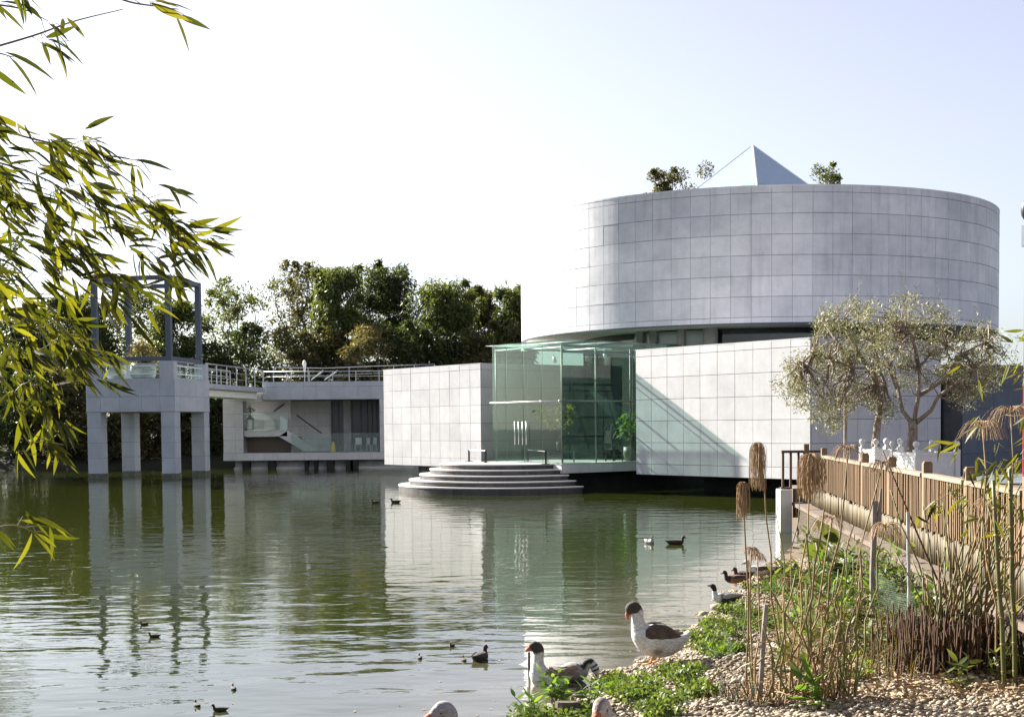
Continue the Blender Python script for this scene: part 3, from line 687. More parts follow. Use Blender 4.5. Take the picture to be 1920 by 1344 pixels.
def tree(name, px, top, wid, Y, m, label, bottom=.35, ncl=90, per=330, size=.23, droop=.0, z0=.8, cat='tree', group=None, flat=.85, asp=.45, fill=.5, trunk_r=.22):
    base = aty(px, 800, Y); zt = aty(px, top, Y)[2]; x = base[0]; R_ = wid*Y/FPX/2; H = zt-z0
    zc0 = z0+H*bottom
    t_ = thing(name, (x, Y, z0), label, cat, group)
    C = []; R = []
    for i in range(ncl):
        f = rng.random(); z = zc0+(zt-zc0)*f
        prof = math.sqrt(max(.05, 1-((f-fill)/(1.08-fill if f > fill else fill+.25))**2))
        a = rng.random()*2*math.pi; rr = R_*prof*math.sqrt(rng.random())*.92; cr_ = R_*rng.uniform(.22, .46)
        C.append((x+rr*math.cos(a), Y+rr*math.sin(a)*.9, min(z, zt-cr_*.75))); R.append(cr_)
    for i in range(int(ncl*.35)):       # stray twigs that break the outline
        j = rng.integers(len(C)); a = rng.random()*2*math.pi
        C.append((C[j][0]+R[j]*1.05*math.cos(a), C[j][1]+R[j]*math.sin(a), C[j][2]+R[j]*rng.uniform(.2, .9))); R.append(R[j]*.32)
    b = MB(); tk = V3(x+rng.normal(0, .2), Y, zc0+(zt-zc0)*.35)
    b.tube([V3(x, Y, z0-.6)]+wobble(V3(x, Y, z0+.2), tk, 4, .05), [trunk_r*1.3, trunk_r*1.1, trunk_r, trunk_r*.9, trunk_r*.75, trunk_r*.6], 8)
    for j in rng.choice(len(C), min(14, len(C)), replace=False):
        f = rng.uniform(.35, 1); s_ = V3(x, Y, z0)*(1-f)+tk*f; q = wobble(s_, C[j], 4, .07)
        b.tube(q, np.linspace(trunk_r*.45, .02, len(q)), 5)
    b.build('trunk', M['bark'], t_, True)
    V, F = cloud(C, R, per, size, asp, droop, flat)
    inst('crown', npmesh('crown', V, F, M[m]), t_, I4)
    return t_

# ------------------------------------------------------------------ trees beyond the lake
TREES = [
 (-95, 330, 260, 74, 'leaf_dark', 'tall dark tree at the far left edge behind bamboo', dict(ncl=70, per=120, bottom=.1)),
 (45, 585, 190, 96, 'leaf_dark', 'dark tree behind the lowest bamboo leaves', dict(bottom=.1)),
 (150, 556, 150, 99, 'leaf_mid', 'tree behind the left post of the tower frame', dict(bottom=.1)),
 (250, 548, 150, 101, 'leaf_light', 'light green tree seen through the middle of the tower frame', dict(bottom=.1, per=110)),
 (345, 566, 120, 98, 'leaf_mid', 'tree just right of the tower frame, low crown', dict(bottom=.1)),
 (448, 529, 150, 102, 'leaf_light', 'sparse light green tree above the footbridge railing', dict(bottom=.2, per=85)),
 (563, 491, 132, 106, 'leaf_brown', 'tall brownish tree with open crown left of the drooping green one', dict(bottom=.3, per=120)),
 (640, 496, 118, 100, 'leaf_mid', 'drooping pepper tree with fresh green leaves above the golden shrub', dict(bottom=.12, droop=.8, asp=.25, size=.34, per=270)),
 (728, 492, 126, 105, 'leaf_dark', 'tallest dark tree in the middle of the row', dict(bottom=.15, droop=.3)),
 (832, 520, 138, 101, 'leaf_mid', 'broad drooping tree right of the tallest dark one', dict(bottom=.15, droop=.8, asp=.25, size=.34, per=240)),
 (902, 541, 96, 106, 'leaf_brown', 'narrow dull tree second from the drum', dict(bottom=.15, droop=.4)),
 (958, 537, 92, 101, 'leaf_mid', 'tree touching the left edge of the drum', dict(bottom=.15, droop=.6, asp=.25, size=.4)),
 (1246, 318, 92, 92, 'leaf_brown', 'smaller left treetop rising behind the drum roof', dict(bottom=.45, ncl=40, per=260, size=.17, z0=2)),
 (1300, 307, 104, 94, 'leaf_brown', 'round treetop behind the drum touching the glass pyramid', dict(bottom=.45, ncl=44, per=300, size=.17, z0=2)),
 (1549, 310, 80, 92, 'leaf_light', 'thin treetop behind the drum right of the pyramid', dict(bottom=.5, ncl=30, per=170, size=.16, z0=2)),
]
for (px, top, wid, Y, m, lab, kw) in TREES: tree('tree', px, top, wid, Y, m, lab, group='trees beyond the lake', **kw)
SHR = [(-40, 640, 170, 90), (35, 700, 150, 87), (120, 690, 140, 88), (205, 740, 120, 88.5), (268, 700, 110, 90), (335, 720, 120, 91), (405, 700, 110, 92), (395, 640, 130, 97),
       (470, 620, 120, 98), (545, 612, 120, 98), (620, 618, 120, 98.5), (770, 605, 110, 98), (835, 618, 110, 98), (900, 612, 110, 98), (965, 606, 90, 98.5), (130, 630, 160, 93), (280, 640, 130, 95), (725, 600, 110, 99)]
SLAB = ['shadowy shrub at the left edge of the far bank', 'dark shrub on the far bank left of the tower', 'dark shrub just left of the tower legs', 'shrub seen between the left tower legs',
        'shrub seen between the middle tower legs', 'shrub behind the right leg of the tower', 'shrub between tower and stair wing', 'dark bush behind the start of the footbridge',
        'dark bush behind the footbridge railing', 'dark bush below the brownish tree', 'dark bush left of the golden shrub', 'dark bush right of the golden shrub above the stone block',
        'dark bush behind the middle of the left stone block', 'dark bush above the right end of the left stone block', 'dark bush at the foot of the drum', 'tall dark bush behind the tower on its left',
        'tall dark bush seen inside the tower frame', 'dark bush just behind the golden shrub']
for (px, top, wid, Y), lab in zip(SHR, SLAB):
    tree('shrub', px, top, wid, Y, 'leaf_dark' if rng.random() < .7 else 'leaf_brown', lab, bottom=.02, ncl=30, per=210, size=.26, z0=.6, cat='shrub', group='shrubs on the far bank', fill=.25, trunk_r=.1)
tree('golden_shrub', 690, 608, 112, 95.5, 'leaf_gold', 'golden twiggy shrub behind the roof railing', bottom=.1, ncl=44, per=120, size=.26, asp=.14, z0=2, cat='shrub', fill=.35, trunk_r=.08)
# pot with golden grass on the tower
q = TC+TL*2.05+TR*1.0+Z*(tz[3]+.12)
t_ = thing('planter_pot', q, 'large round white planter on the tower deck', 'planter')
b = MB(); b.lathe(q, [(.5, 0), (.62, .15), (.66, .45), (.62, .78), (.52, .8), (.5, .7)], 22); b.build('bowl', M['planterpaint'], t_, True)
t_ = thing('golden_grass', q+Z*.7, 'golden feathery bush growing in the round planter on the tower', 'plant')
V, F = cloud([q+V3(rng.normal(0, .3), rng.normal(0, .3), 1.15+rng.normal(0, .35)) for _ in range(16)], [.45]*16, 130, .22, .12); inst('foliage', npmesh('foliage', V, F, M['leaf_gold']), t_, I4)
b = MB(); [b.tube(wobble(q+Z*.7, q+V3(rng.normal(0, .4), rng.normal(0, .4), 1.5), 3), .012, 4) for _ in range(14)]; b.build('stem', M['twig'], t_)
q = TC+TL*3.5+TR*1.0+Z*(tz[3]+.12)
t_ = thing('planter_pot', q, 'pale planter half hidden by bamboo on the tower deck', 'planter')
b = MB(); b.lathe(q, [(.4, 0), (.5, .3), (.48, .7), (.4, .7)], 20); b.build('bowl', M['planterpaint'], t_, True)

# ------------------------------------------------------------------ small things on the stair wing and in the hall
q = wq(469.5, 806, WY+.7); s_ = WY/FPX
t_ = thing('lantern', q, 'tall iron lantern on the stair landing', 'lantern')
b = MB(); b.box(q+V3(-.2, -.2, .0), q+V3(.2, .2, .05)); b.build('base', M['black'], t_)
for dx in (-.18, .18):
    for dy in (-.18, .18): b = MB(); b.box(q+V3(dx-.02, dy-.02, .05), q+V3(dx+.02, dy+.02, .62)); b.build('bar', M['black'], t_)
b = MB(); b.lathe(q, [(.29, .62), (.24, .68), (.1, .8), (.05, .82)], 4); b.build('lid', M['black'], t_)
t_ = thing('bonsai', q+Z*.82, 'dark small bonsai standing on the iron lantern', 'plant')
V, F = cloud([q+V3(-.12, 0, 1.05), q+V3(.12, 0, 1.2), q+V3(-.02, 0, 1.3)], [.16]*3, 60, .09); inst('crown', npmesh('crown', V, F, M['leaf_dark']), t_, I4)
b = MB(); b.tube([q+Z*.9, q+V3(.05, 0, 1.05), q+V3(-.03, 0, 1.25)], .025, 5); b.lathe(q, [(.08, .82), (.12, .9)], 10); b.build('trunk', M['bark'], t_)
q = wq(625, 845, WY+1.5); q[2] = zl1
t_ = thing('floor_sign', q, 'yellow folding floor sign beside the dark doors', 'sign')
for sg in (-1, 1):
    b = MB(); b.add([q+V3(-.13, .18*sg, 0), q+V3(.13, .18*sg, 0), q+V3(.07, .02*sg, .62), q+V3(-.07, .02*sg, .62), q+V3(-.13, .2*sg, 0), q+V3(.13, .2*sg, 0), q+V3(.07, .04*sg, .62), q+V3(-.07, .04*sg, .62)], [(0, 1, 2, 3), (7, 6, 5, 4), (0, 4, 5, 1), (1, 5, 6, 2), (2, 6, 7, 3), (3, 7, 4, 0)]); b.build('leaf_board', M['yellow'], t_)
for i, px in enumerate((672, 693, 700)):
    q = wq(px, 845, WY+2.6); q[2] = zl1
    t_ = thing('cafe_chair', q, ['pale chair left of the table behind the wing glass', 'white chair near the right end behind the wing glass', 'white chair at the right pier behind the wing glass'][i], 'chair', 'chairs inside the wing')
    b = MB(); b.box(q+V3(-.2, -.2, .42), q+V3(.2, .2, .46)); b.build('seat', M['whitepaint'], t_)
    b = MB(); b.box(q+V3(-.2, .17, .47), q+V3(.2, .2, .85)); b.build('backrest', M['whitepaint'], t_)
    for dx in (-.18, .18):
        for dy in (-.18, .18): b = MB(); b.tube([q+V3(dx, dy, 0), q+V3(dx, dy, .42)], .015, 5); b.build('leg', M['steel'], t_)
q = wq(571, 692, WY+6); q[2] = zf1
t_ = thing('parasol', q, 'closed white parasol on the roof terrace', 'parasol')
zt_ = wq(571, 675, WY+6)[2]
b = MB(); b.tube([q, q+Z*(zt_-zf1-.1)], .03, 6); b.build('pole', M['steel'], t_)
b = MB(); b.lathe(V3(q[0], q[1], zt_), [(.04, -.8), (.10, -.4), (.13, -.25), (.09, -.08), (.02, 0)], 9); b.build('canopy', M['whitepaint'], t_, True)
def potted(q, label, h, leafs, col, potr=.22, poth=.4, name='potted_plant', spread=.5):
    t_ = thing(name, q, label, 'plant')
    b = MB(); b.lathe(q, [(potr*.7, 0), (potr, poth*.5), (potr*.95, poth), (potr*.7, poth)], 14); b.build('pot', M['pot'], t_, True)
    b = MB(); tops = []
    for _ in range(6):
        e = q+V3(rng.normal(0, spread), rng.normal(0, spread), h*rng.uniform(.65, 1)); tops.append(e); b.tube(wobble(q+Z*poth, e, 4, .05), .014, 5)
    b.build('stem', M['bark'], t_)
    V, F = cloud(tops, [.38]*6, leafs//6, .22, .5, .3); inst('foliage', npmesh('foliage', V, F, M[col]), t_, I4)
stq = GC+A*1.2+B*.95+Z*GZS
t_ = thing('plant_stand', stq, 'low glass topped stand under the yellow green plant in the hall', 'table')
b = MB(); b.box(stq+V3(-.55, -.3, .40), stq+V3(.55, .3, .43)); b.build('top', M['clearglass'], t_)
for dx, dy in ((-.5, -.25), (.5, -.25), (.5, .25), (-.5, .25)): b = MB(); b.tube([stq+V3(dx, dy, 0), stq+V3(dx, dy, .4)], .018, 6); b.build('leg', M['framemetal'], t_)
potted(stq+Z*.432, 'potted plant with yellow green leaves beside the glass corner', 1.75, 210, 'leaf_yellow', .17, .36, spread=.34)
potted(GC+A*.55+B*4.0+Z*GZS, 'potted plant deeper in the glass hall beside the dark chair', 1.9, 200, 'leaf_bright', .3, .55, spread=.25)
q = GC+A*.75+B*3.3+Z*GZS
t_ = thing('carved_chair', q, 'dark carved wooden chair with curved arms in the glass hall', 'chair')
b = MB(); b.obox(q-A*.25-B*.28+Z*.45, A*.5, B*.56, Z*.06); b.build('seat', M['darkwood'], t_)
for da in (-.22, .22):
    for db in (-.24, .24): b = MB(); b.tube([q+A*da+B*db, q+A*da*.9+B*db*.9+Z*.45], .03, 6); b.build('leg', M['darkwood'], t_)
    b = MB(); b.tube([q+A*da-B*.3+Z*.5, q+A*da-B*.32+Z*.8, q+A*da+B*.1+Z*.82, q+A*da+B*.35+Z*1.15], .03, 6); b.build('arm', M['darkwood'], t_)
b = MB(); b.tube([q-A*.2-B*.27+Z*.5, q-A*.2-B*.32+Z*1.2, q-A*.1-B*.2+Z*1.45], .04, 6); b.tube([q+A*.2-B*.27+Z*.5, q+A*.2-B*.32+Z*1.2, q+A*.1-B*.2+Z*1.45], .04, 6); b.obox(q-A*.2-B*.33+Z*.7, A*.4, B*.03, Z*.5); b.build('backrest', M['darkwood'], t_)

# ------------------------------------------------------------------ terrace, retaining wall, fence on the right
FX = lambda y: 5.36+.098*(y-15.2)
fd = V3(.098, 1, 0); fd /= np.linalg.norm(fd); fn = V3(-fd[1], fd[0], 0)      # fn points to the lake side
CZ = .67
Y0, Y1 = 6.0, 31.2
b = MB(); pts = [(FX(Y0)+.02, Y0), (30, Y0), (30, 40.5), (FX(Y1)+1.4, 40.5), (FX(Y1)+.3, Y1)]
b.add([(x, y, CZ-.03) for x, y in pts]+[(x, y, -1.2) for x, y in pts], [(0, 1, 2, 3, 4)]+[(i, i+5, (i+1) % 5+5, (i+1) % 5) for i in range(5)])
tag(b.build('terrace', M['coping']), kind='structure')
wall = thing('retaining_wall', (FX(20)-.3, 20, 0), 'pebbledash retaining wall with flat stone coping below the timber fence', 'wall')
nw = 120; ysn = np.linspace(Y0, Y1-.4, nw); V = []; zs_ = np.linspace(-.4, CZ-.07, 10)
for y in ysn:
    for z in zs_:
        q = V3(FX(y), y, z)+fn*(.36+rng.normal(0, .012)); V.append(q)
F = np.array([(i*10+j, i*10+j+1, (i+1)*10+j+1, (i+1)*10+j) for i in range(nw-1) for j in range(9)])
inst('wall_face', npmesh('wall_face', np.array(V), F, M['pebble'], smooth=True), wall, I4)
cl = 1.6; k = int((Y1-Y0)/cl)
for i in range(k+1):
    y0 = Y0+i*cl; y1 = min(y0+cl-.012, Y1)
    if y1-y0 < .1: continue
    q0, q1 = V3(FX(y0), y0, CZ-.075), V3(FX(y1), y1, CZ-.075)
    b = MB(); b.obox(q0-fn*.02, q1-q0, fn*(.46+rng.normal(0, .008)), Z*(.075+rng.normal(0, .003))); b.build('coping_stone', M['coping'], wall)
pl = onz(1463, 998, 0)
wp = thing('white_pier', (pl[0]+.14, pl[1]+.2, 0), 'square whitewashed pier at the lake end of the retaining wall', 'pier')
b = MB(); b.box((pl[0], pl[1], -.4), (pl[0]+.27, pl[1]+.5, .98)); b.build('shaft', M['whitewall'], wp)
# fence
fence = thing('timber_fence', (FX(20), 20, CZ), 'brown timber fence with thin upright balusters along the terrace', 'fence')
RZ = 1.80
def fpt(y, z, off=0.): return V3(FX(y), y, z)+fn*off
def y_at_px(px, z=1.3):
    lo, hi = 5., 40.
    for _ in range(40):
        m_ = (lo+hi)/2
        if proj(fpt(m_, z))[0] > px: lo = m_
        else: hi = m_
    return lo
FY1 = y_at_px(1541)
pys = [y_at_px(px) for px in (1545, 1622, 1672, 1738, 1818)]+[y_at_px(1920)-.2, 10.0, 7.5]
for y in pys:
    b = MB(); s_ = .06; q = fpt(y, CZ); top_ = RZ+.16
    b.obox(q-fd*s_-fn*s_, fd*2*s_, fn*2*s_, Z*(top_-CZ-.02)); 
    b.obox(q-fd*(s_-.012)-fn*(s_-.012)+Z*(top_-CZ-.02), fd*2*(s_-.012), fn*2*(s_-.012), Z*.02); b.build('post', M['woodpost'], fence)
for (ya, yb) in zip(pys, pys[1:]):
    q0, q1 = fpt(ya-.07, 0), fpt(yb+.07, 0)
    b = MB(); b.obox(q0-fn*.055+Z*(RZ-.05), q1-q0, fn*.14, Z*.05); b.build('top_rail', M['railwood'], fence)
    b = MB(); b.obox(q0-fn*.02+Z*(CZ+.12), q1-q0, fn*.04, Z*.07); b.build('bottom_rail', M['wood'], fence)
bm = MB(); bm.box((-.016, -.021, 0), (.016, .021, RZ-.052-CZ-.04)); bme = bm.mesh('baluster', M['wood'])
y = FY1-.15
while y > 7.5:
    if min(abs(y-p) for p in pys) > .09: inst('baluster', bme, fence, frame(fpt(y+rng.normal(0, .008), CZ+.04, .045+rng.normal(0, .004)), fd, fn, Z+fd*rng.normal(0, .006)))
    y -= .102
y = FY1-.05
while y > 7.5:
    q = fpt(y, CZ+.03, -.06); b = MB(); b.obox(q, -fd*.19, fn*.018, Z*(RZ-CZ-.1+rng.normal(0, .006))); b.build('back_board', M['oldwood'], fence); y -= .2
# cane edging screen in front of the fence
cane = thing('cane_screen', (FX(20)-.1, 20, CZ), 'low screen of split pale canes along the foot of the timber fence', 'screen')
cms = []
for h_ in (.36, .385, .41):
    b = MB(); b.tube([(0, 0, 0), (.002, 0, h_*.5), (0, 0, h_)], [.031, .030, .031], 7); cms.append(b.mesh('cane', M['cane'], True))
y = FY1+.6
while y > 7.5:
    inst('cane', cms[rng.integers(3)], cane, frame(fpt(y, CZ-.005, .12+rng.normal(0, .006)), fd, fn, Z)); y -= .068
# end railing
er = thing('end_railing', (pl[0]+.4, pl[1]+.2, .98), 'short dark brown railing with three uprights on the white pier', 'railing')
r0 = aty(1465, 845, pl[1]+.2); r1 = V3(*aty(1540, 845, pl[1]+.2)); zt_ = r0[2]
b = MB(); b.box((r0[0], pl[1]+.15, zt_-.05), (r1[0], pl[1]+.25, zt_+.01)); b.build('top_rail', M['oldwood'], er)
b = MB(); b.box((r0[0]-.02, pl[1]+.13, .985), (pl[0]+.3, pl[1]+.27, 1.03)); b.build('bottom_rail', M['oldwood'], er)
for px in (1468, 1482.5, 1497):
    x = aty(px, 870, pl[1]+.2)[0]; b = MB(); b.box((x-.025, pl[1]+.17, 1.03), (x+.025, pl[1]+.23, zt_-.05)); b.build('upright', M['oldwood'], er)
x = aty(1511, 870, pl[1]+.2)[0]; b = MB(); b.box((x-.06, pl[1]+.12, .5), (x+.06, pl[1]+.24, zt_+.15)); b.build('post', M['woodpost'], er)
for i in range(7):
    x = aty(1489, 870, pl[1]+.4)[0]+i*.085; b = MB(); b.box((x, pl[1]+.55, .3), (x+.078, pl[1]+.58, .98)); b.build('board', M['oldwood'], er)

# planters with ball finials, olive trees, lamp posts
def orangery(c, hs, h, rot, label):
    t_ = thing('planter_box', c, label, 'planter', 'white planter boxes')
    ca, sa = math.cos(rot), math.sin(rot); X = V3(ca, sa, 0); Yv = V3(-sa, ca, 0)
    for i, (sx_, sy_) in enumerate(((-1, -1), (1, -1), (1, 1), (-1, 1))):
        q = c+X*hs*sx_+Yv*hs*sy_
        b = MB(); b.obox(q-X*.06-Yv*.06, X*.12, Yv*.12, Z*h); b.build('corner_post', M['planterpaint'], t_)
        b = MB(); b.lathe(q+Z*h, [(.05, 0), (.035, .03), (.03, .05), (.06, .08), (.078, .13), (.06, .18), (.01, .205)], 12); b.build('finial', M['planterpaint'], t_, True)
        q2 = c+X*hs*((1, 1, -1, -1)[i])+Yv*hs*((-1, 1, 1, -1)[i]); d = q2-q; L = np.linalg.norm(d); d /= L; n_ = V3(d[1], -d[0], 0)
        b = MB(); b.obox(q+d*.062-n_*.02+Z*.08, d*(L-.124), n_*.04, Z*(h-.14)); sp_ = b.build('side_panel', M['planterpaint'], t_)
        for zz_ in (.08, h-.13):
            b = MB(); b.obox(q+d*.062+n_*.02+Z*zz_, d*(L-.124), n_*.02, Z*.07); b.build('moulding', M['planterpaint'], sp_)
    b = MB(); b.obox(c-X*(hs-.04)-Yv*(hs-.04)+Z*.1, X*2*(hs-.04), Yv*2*(hs-.04), Z*(h-.22)); b.build('soil', M['mud'], t_)
    return t_
TZ = CZ-.03
OY = 31.5
def olive(name, trunk, limbs, clumps, Y, label):
    base = aty(trunk[0][0], trunk[0][1], Y); base[2] = TZ+.5
    t_ = thing(name, base, label, 'tree', 'olive trees')
    def P_(px, py, dy=0.): return aty(px, py, Y+dy)
    b = MB(); tr = [base]+[P_(*q[:2]) for q in trunk]; b.tube(tr, [trunk[0][2]*1.15]+[q[2] for q in trunk], 10)
    for c_, m_ in zip(tr[1:3], (1, -1)): b.ball(c_+V3(.03*m_, -.05, .0), trunk[0][2]*.75, 8)
    ends = []
    for lb in limbs:
        dy = rng.normal(0, .25); pts = [P_(x, y_, dy*i) for i, (x, y_) in enumerate(lb)]
        r0_ = .055; b.tube(pts, np.linspace(r0_, .025, len(pts)), 8); ends += pts[1:]
    b.build('trunk', M['olivebark'], t_, True)
    C = []; R = []
    bb = MB()
    for (x, y_, r) in clumps:
        for _ in range(int(r*.43)+4):
            a = rng.random()*6.283; rr = r*math.sqrt(rng.random())
            c_ = P_(x+rr*math.cos(a), y_+rr*math.sin(a)*.9, rng.normal(0, .55)); C.append(c_); R.append(rng.uniform(.13, .26))
            e = min(ends, key=lambda q: np.linalg.norm(q-c_)+rng.random()*.5)
            if rng.random() < .75: pts = wobble(e, c_, 5, .12); bb.tube(pts, np.linspace(.022, .005, 6), 4)
    tag(bb.build('twigs', M['olivebark'], t_, True), kind='stuff')
    V1, F1 = cloud(C, R, 44, .085, .24, 0, 1.)
    # upright shoots at the rim
    sp = [C[i] for i in rng.choice(len(C), 55)]; n_ = len(sp)*14
    b0 = np.repeat(np.array(sp), 14, 0); f = np.tile(np.linspace(0, 1, 14), len(sp)); dv_ = np.repeat(rng.normal(size=(len(sp), 3))*.35+np.array([0, 0, 1.]), 14, 0)
    Pp = b0+dv_*(f*.45)[:, None]; D = rng.normal(size=(n_, 3))*.8+dv_*.8; D /= np.linalg.norm(D, axis=1)[:, None]
    V2, F2 = leaf_quads(Pp, D, np.full(n_, .07), np.full(n_, .016))
    inst('crown', npmesh('crown', np.r_[V1, V2], np.r_[F1, F2+len(V1)], M['leaf_olive']), t_, I4)
olive('olive_tree', [(1710, 832, .13), (1712, 800, .105), (1709, 790, .10)],
      [[(1709, 792), (1692, 770), (1683, 728), (1675, 690), (1650, 655), (1625, 640)], [(1713, 792), (1722, 745), (1723, 690), (1740, 668), (1775, 650)], [(1716, 794), (1745, 770), (1760, 742), (1790, 722), (1820, 690)],
       [(1723, 690), (1715, 650), (1700, 615)], [(1683, 728), (1665, 690), (1690, 640)], [(1722, 742), (1745, 728), (1770, 712), (1800, 665), (1850, 640)]],
      [(1640, 605, 42), (1700, 590, 40), (1700, 640, 55), (1760, 615, 50), (1800, 650, 55), (1850, 650, 40), (1770, 690, 45), (1830, 700, 50), (1660, 665, 40), (1700, 700, 30), (1870, 690, 35), (1810, 740, 28)], OY, 'larger olive tree with forked trunk in the right white planter')
olive('olive_tree', [(1641, 835, .10), (1646, 790, .085), (1650, 765, .08)],
      [[(1650, 768), (1645, 720), (1640, 690), (1600, 690), (1555, 672)], [(1650, 768), (1660, 720), (1648, 690), (1640, 640)], [(1645, 720), (1610, 660), (1580, 610)], [(1600, 690), (1570, 640), (1540, 600)], [(1555, 672), (1525, 660), (1505, 680)]],
      [(1545, 600, 30), (1585, 600, 45), (1560, 650, 50), (1520, 680, 35), (1490, 700, 28), (1500, 740, 26), (1550, 710, 45), (1610, 640, 45), (1570, 755, 26), (1480, 725, 26), (1530, 765, 26), (1560, 790, 20), (1595, 740, 24), (1620, 700, 38), (1640, 745, 20), (1660, 765, 22)], OY+1.6, 'olive tree with leaning single trunk left of the forked one')
c1 = aty(1733, 850, OY); c1[2] = TZ; orangery(c1, .52, 1.22, .25, 'large white planter box with ball finials under the forked olive tree')
c2 = aty(1652, 850, OY+1.6); c2[2] = TZ; orangery(c2, .33, 1.26, .25, 'smaller white planter box with ball finials half hidden by the fence')
q = aty(1585, 850, 34.); q[2] = TZ; zt_ = aty(1588, 680, 34.)[2]
t_ = thing('lamp_post', q, 'slim grey lamp post with small globe behind the olive branches', 'lamp')
b = MB(); b.tube([q, V3(q[0], q[1], zt_)], [.05, .04], 10); b.build('pole', M['stake'], t_)
b = MB(); b.lathe(V3(q[0], q[1], zt_), [(.05, 0), (.12, .05), (.16, .18), (.12, .3), (.05, .34)], 12); b.build('lamp_head', M['steel'], t_, True)
q = aty(1921, 850, 36.); q[2] = TZ; zt_ = aty(1919, 372, 36.)[2]; zb2 = aty(1919, 462, 36)[2]
t_ = thing('flag_pole', q, 'dark red pole with a grey box near its top at the right edge', 'pole')
b = MB(); b.tube([q, V3(q[0], q[1], zt_)], .05, 10); b.build('shaft', M['redpaint'], t_)
b = MB(); b.box((q[0]-.10, q[1]-.1, zb2), (q[0]+.15, q[1]+.1, zb2+.55)); b.build('box', M['frameblue'], t_)
b = MB(); b.ball((q[0], q[1], zt_-.3), .16, 10, sq=(1, 1, 1.8)); b.build('finial', M['black'], t_, True)

# ------------------------------------------------------------------ gravel bank in front of the wall
shore_y = np.array([7, 9, 11.5, 12.7, 14.06, 16, 18.9, 21.3, 25, 28, 31.])
shore_x = np.array([-1.3, -.75, .05, .45, 1.15, 1.9, 2.8, 3.5, 4.75, 5.7, 6.3])
def SX(y): return np.interp(y, shore_y, shore_x)+.12*np.sin(np.asarray(y)*3.1)+.07*np.sin(np.asarray(y)*7.7+1)
def gz(x, y):
    d = np.asarray(x)-SX(y); return np.clip(-.03+.11*d, -.3, .16)+.02*np.sin(np.asarray(x)*5)*np.cos(np.asarray(y)*4.)
ny, nx = 120, 40; V = []
for y in np.linspace(7, 30.9, ny):
    x0, x1 = SX(y)-1.0, FX(y)-.3
    for u in np.linspace(0, 1, nx):
        x = x0+(x1-x0)*u; V.append((x, y, float(gz(x, y))))
F = np.array([(i*nx+j, i*nx+j+1, (i+1)*nx+j+1, (i+1)*nx+j) for i in range(ny-1) for j in range(nx-1)])
tag(inst('gravel_bank', npmesh('gravel_bank', np.array(V), F, M['mud'], smooth=True), None, I4), kind='structure')
def ico():
    p_ = (1+5**.5)/2; v = np.array([(-1, p_, 0), (1, p_, 0), (-1, -p_, 0), (1, -p_, 0), (0, -1, p_), (0, 1, p_), (0, -1, -p_), (0, 1, -p_), (p_, 0, -1), (p_, 0, 1), (-p_, 0, -1), (-p_, 0, 1)]); v /= np.linalg.norm(v[0])
    f = np.array([(0, 11, 5), (0, 5, 1), (0, 1, 7), (0, 7, 10), (0, 10, 11), (1, 5, 9), (5, 11, 4), (11, 10, 2), (10, 7, 6), (7, 1, 8), (3, 9, 4), (3, 4, 2), (3, 2, 6), (3, 6, 8), (3, 8, 9), (4, 9, 5), (2, 4, 11), (6, 2, 10), (8, 6, 7), (9, 8, 1)]); return v, f
IV, IF = ico()
def stones(n, ylo, yhi, s0, s1, name, m, pw=1.0):
    y = ylo+(yhi-ylo)*rng.random(n)**pw; x = SX(y)-.05+(FX(y)-.36-SX(y)+.05)*rng.random(n)
    r = rng.uniform(s0, s1, n); z = gz(x, y)+r*.25
    sc = np.stack([r*rng.uniform(.8, 1.4, n), r*rng.uniform(.7, 1.2, n), r*rng.uniform(.5, .8, n)], 1)
    a = rng.random(n)*6.283; ca, sa = np.cos(a), np.sin(a)
    v = IV[None]*sc[:, None]*(1+rng.normal(0, .1, (n, 12, 1)))
    V = np.stack([v[..., 0]*ca[:, None]-v[..., 1]*sa[:, None]+x[:, None], v[..., 0]*sa[:, None]+v[..., 1]*ca[:, None]+y[:, None], v[..., 2]+z[:, None]], -1).reshape(-1, 3)
    F = (IF[None]+12*np.arange(n)[:, None, None]).reshape(-1, 3)
    o = inst(name, npmesh(name, V, F, m, smooth=True), None, I4); return o
tag(stones(24000, 9.3, 24, .012, .03, 'gravel', M['gravel'], 1.5), 'pale gravel covering the bank beside the lake', 'gravel', kind='stuff')
rocks = [(1500, 1288), (1552, 1300), (1530, 1250), (1745, 1290), (1805, 1322), (1895, 1316), (1345, 1138), (1320, 1150), (1620, 1225), (1690, 1236), (1450, 1072), (1465, 1290)]
rl = ['by the bright plant at the bottom', 'under the bright plant at the bottom', 'in the shade of the reeds', 'left of the cut reed clump', 'at the front of the cut reed clump', 'at the bottom right corner', 'in front of the black and white duck', 'at the edge of the water below the ducks', 'in the shade behind the reeds', 'beside the pale pipe', 'behind the bank ducks', 'behind the small cut reeds']
for (px, py), lab in zip(rocks, rl):
    q = onz(px, py, .08); r = rng.uniform(.05, .085); v = IV*np.array([r*1.3, r, r*.7])*(1+rng.normal(0, .12, (12, 1))); b = MB(); b.add(q+v, IF); o = b.build('stone', M['gravel'], None, True); tag(o, 'larger pale stone '+lab, 'stone', 'larger stones on the bank')
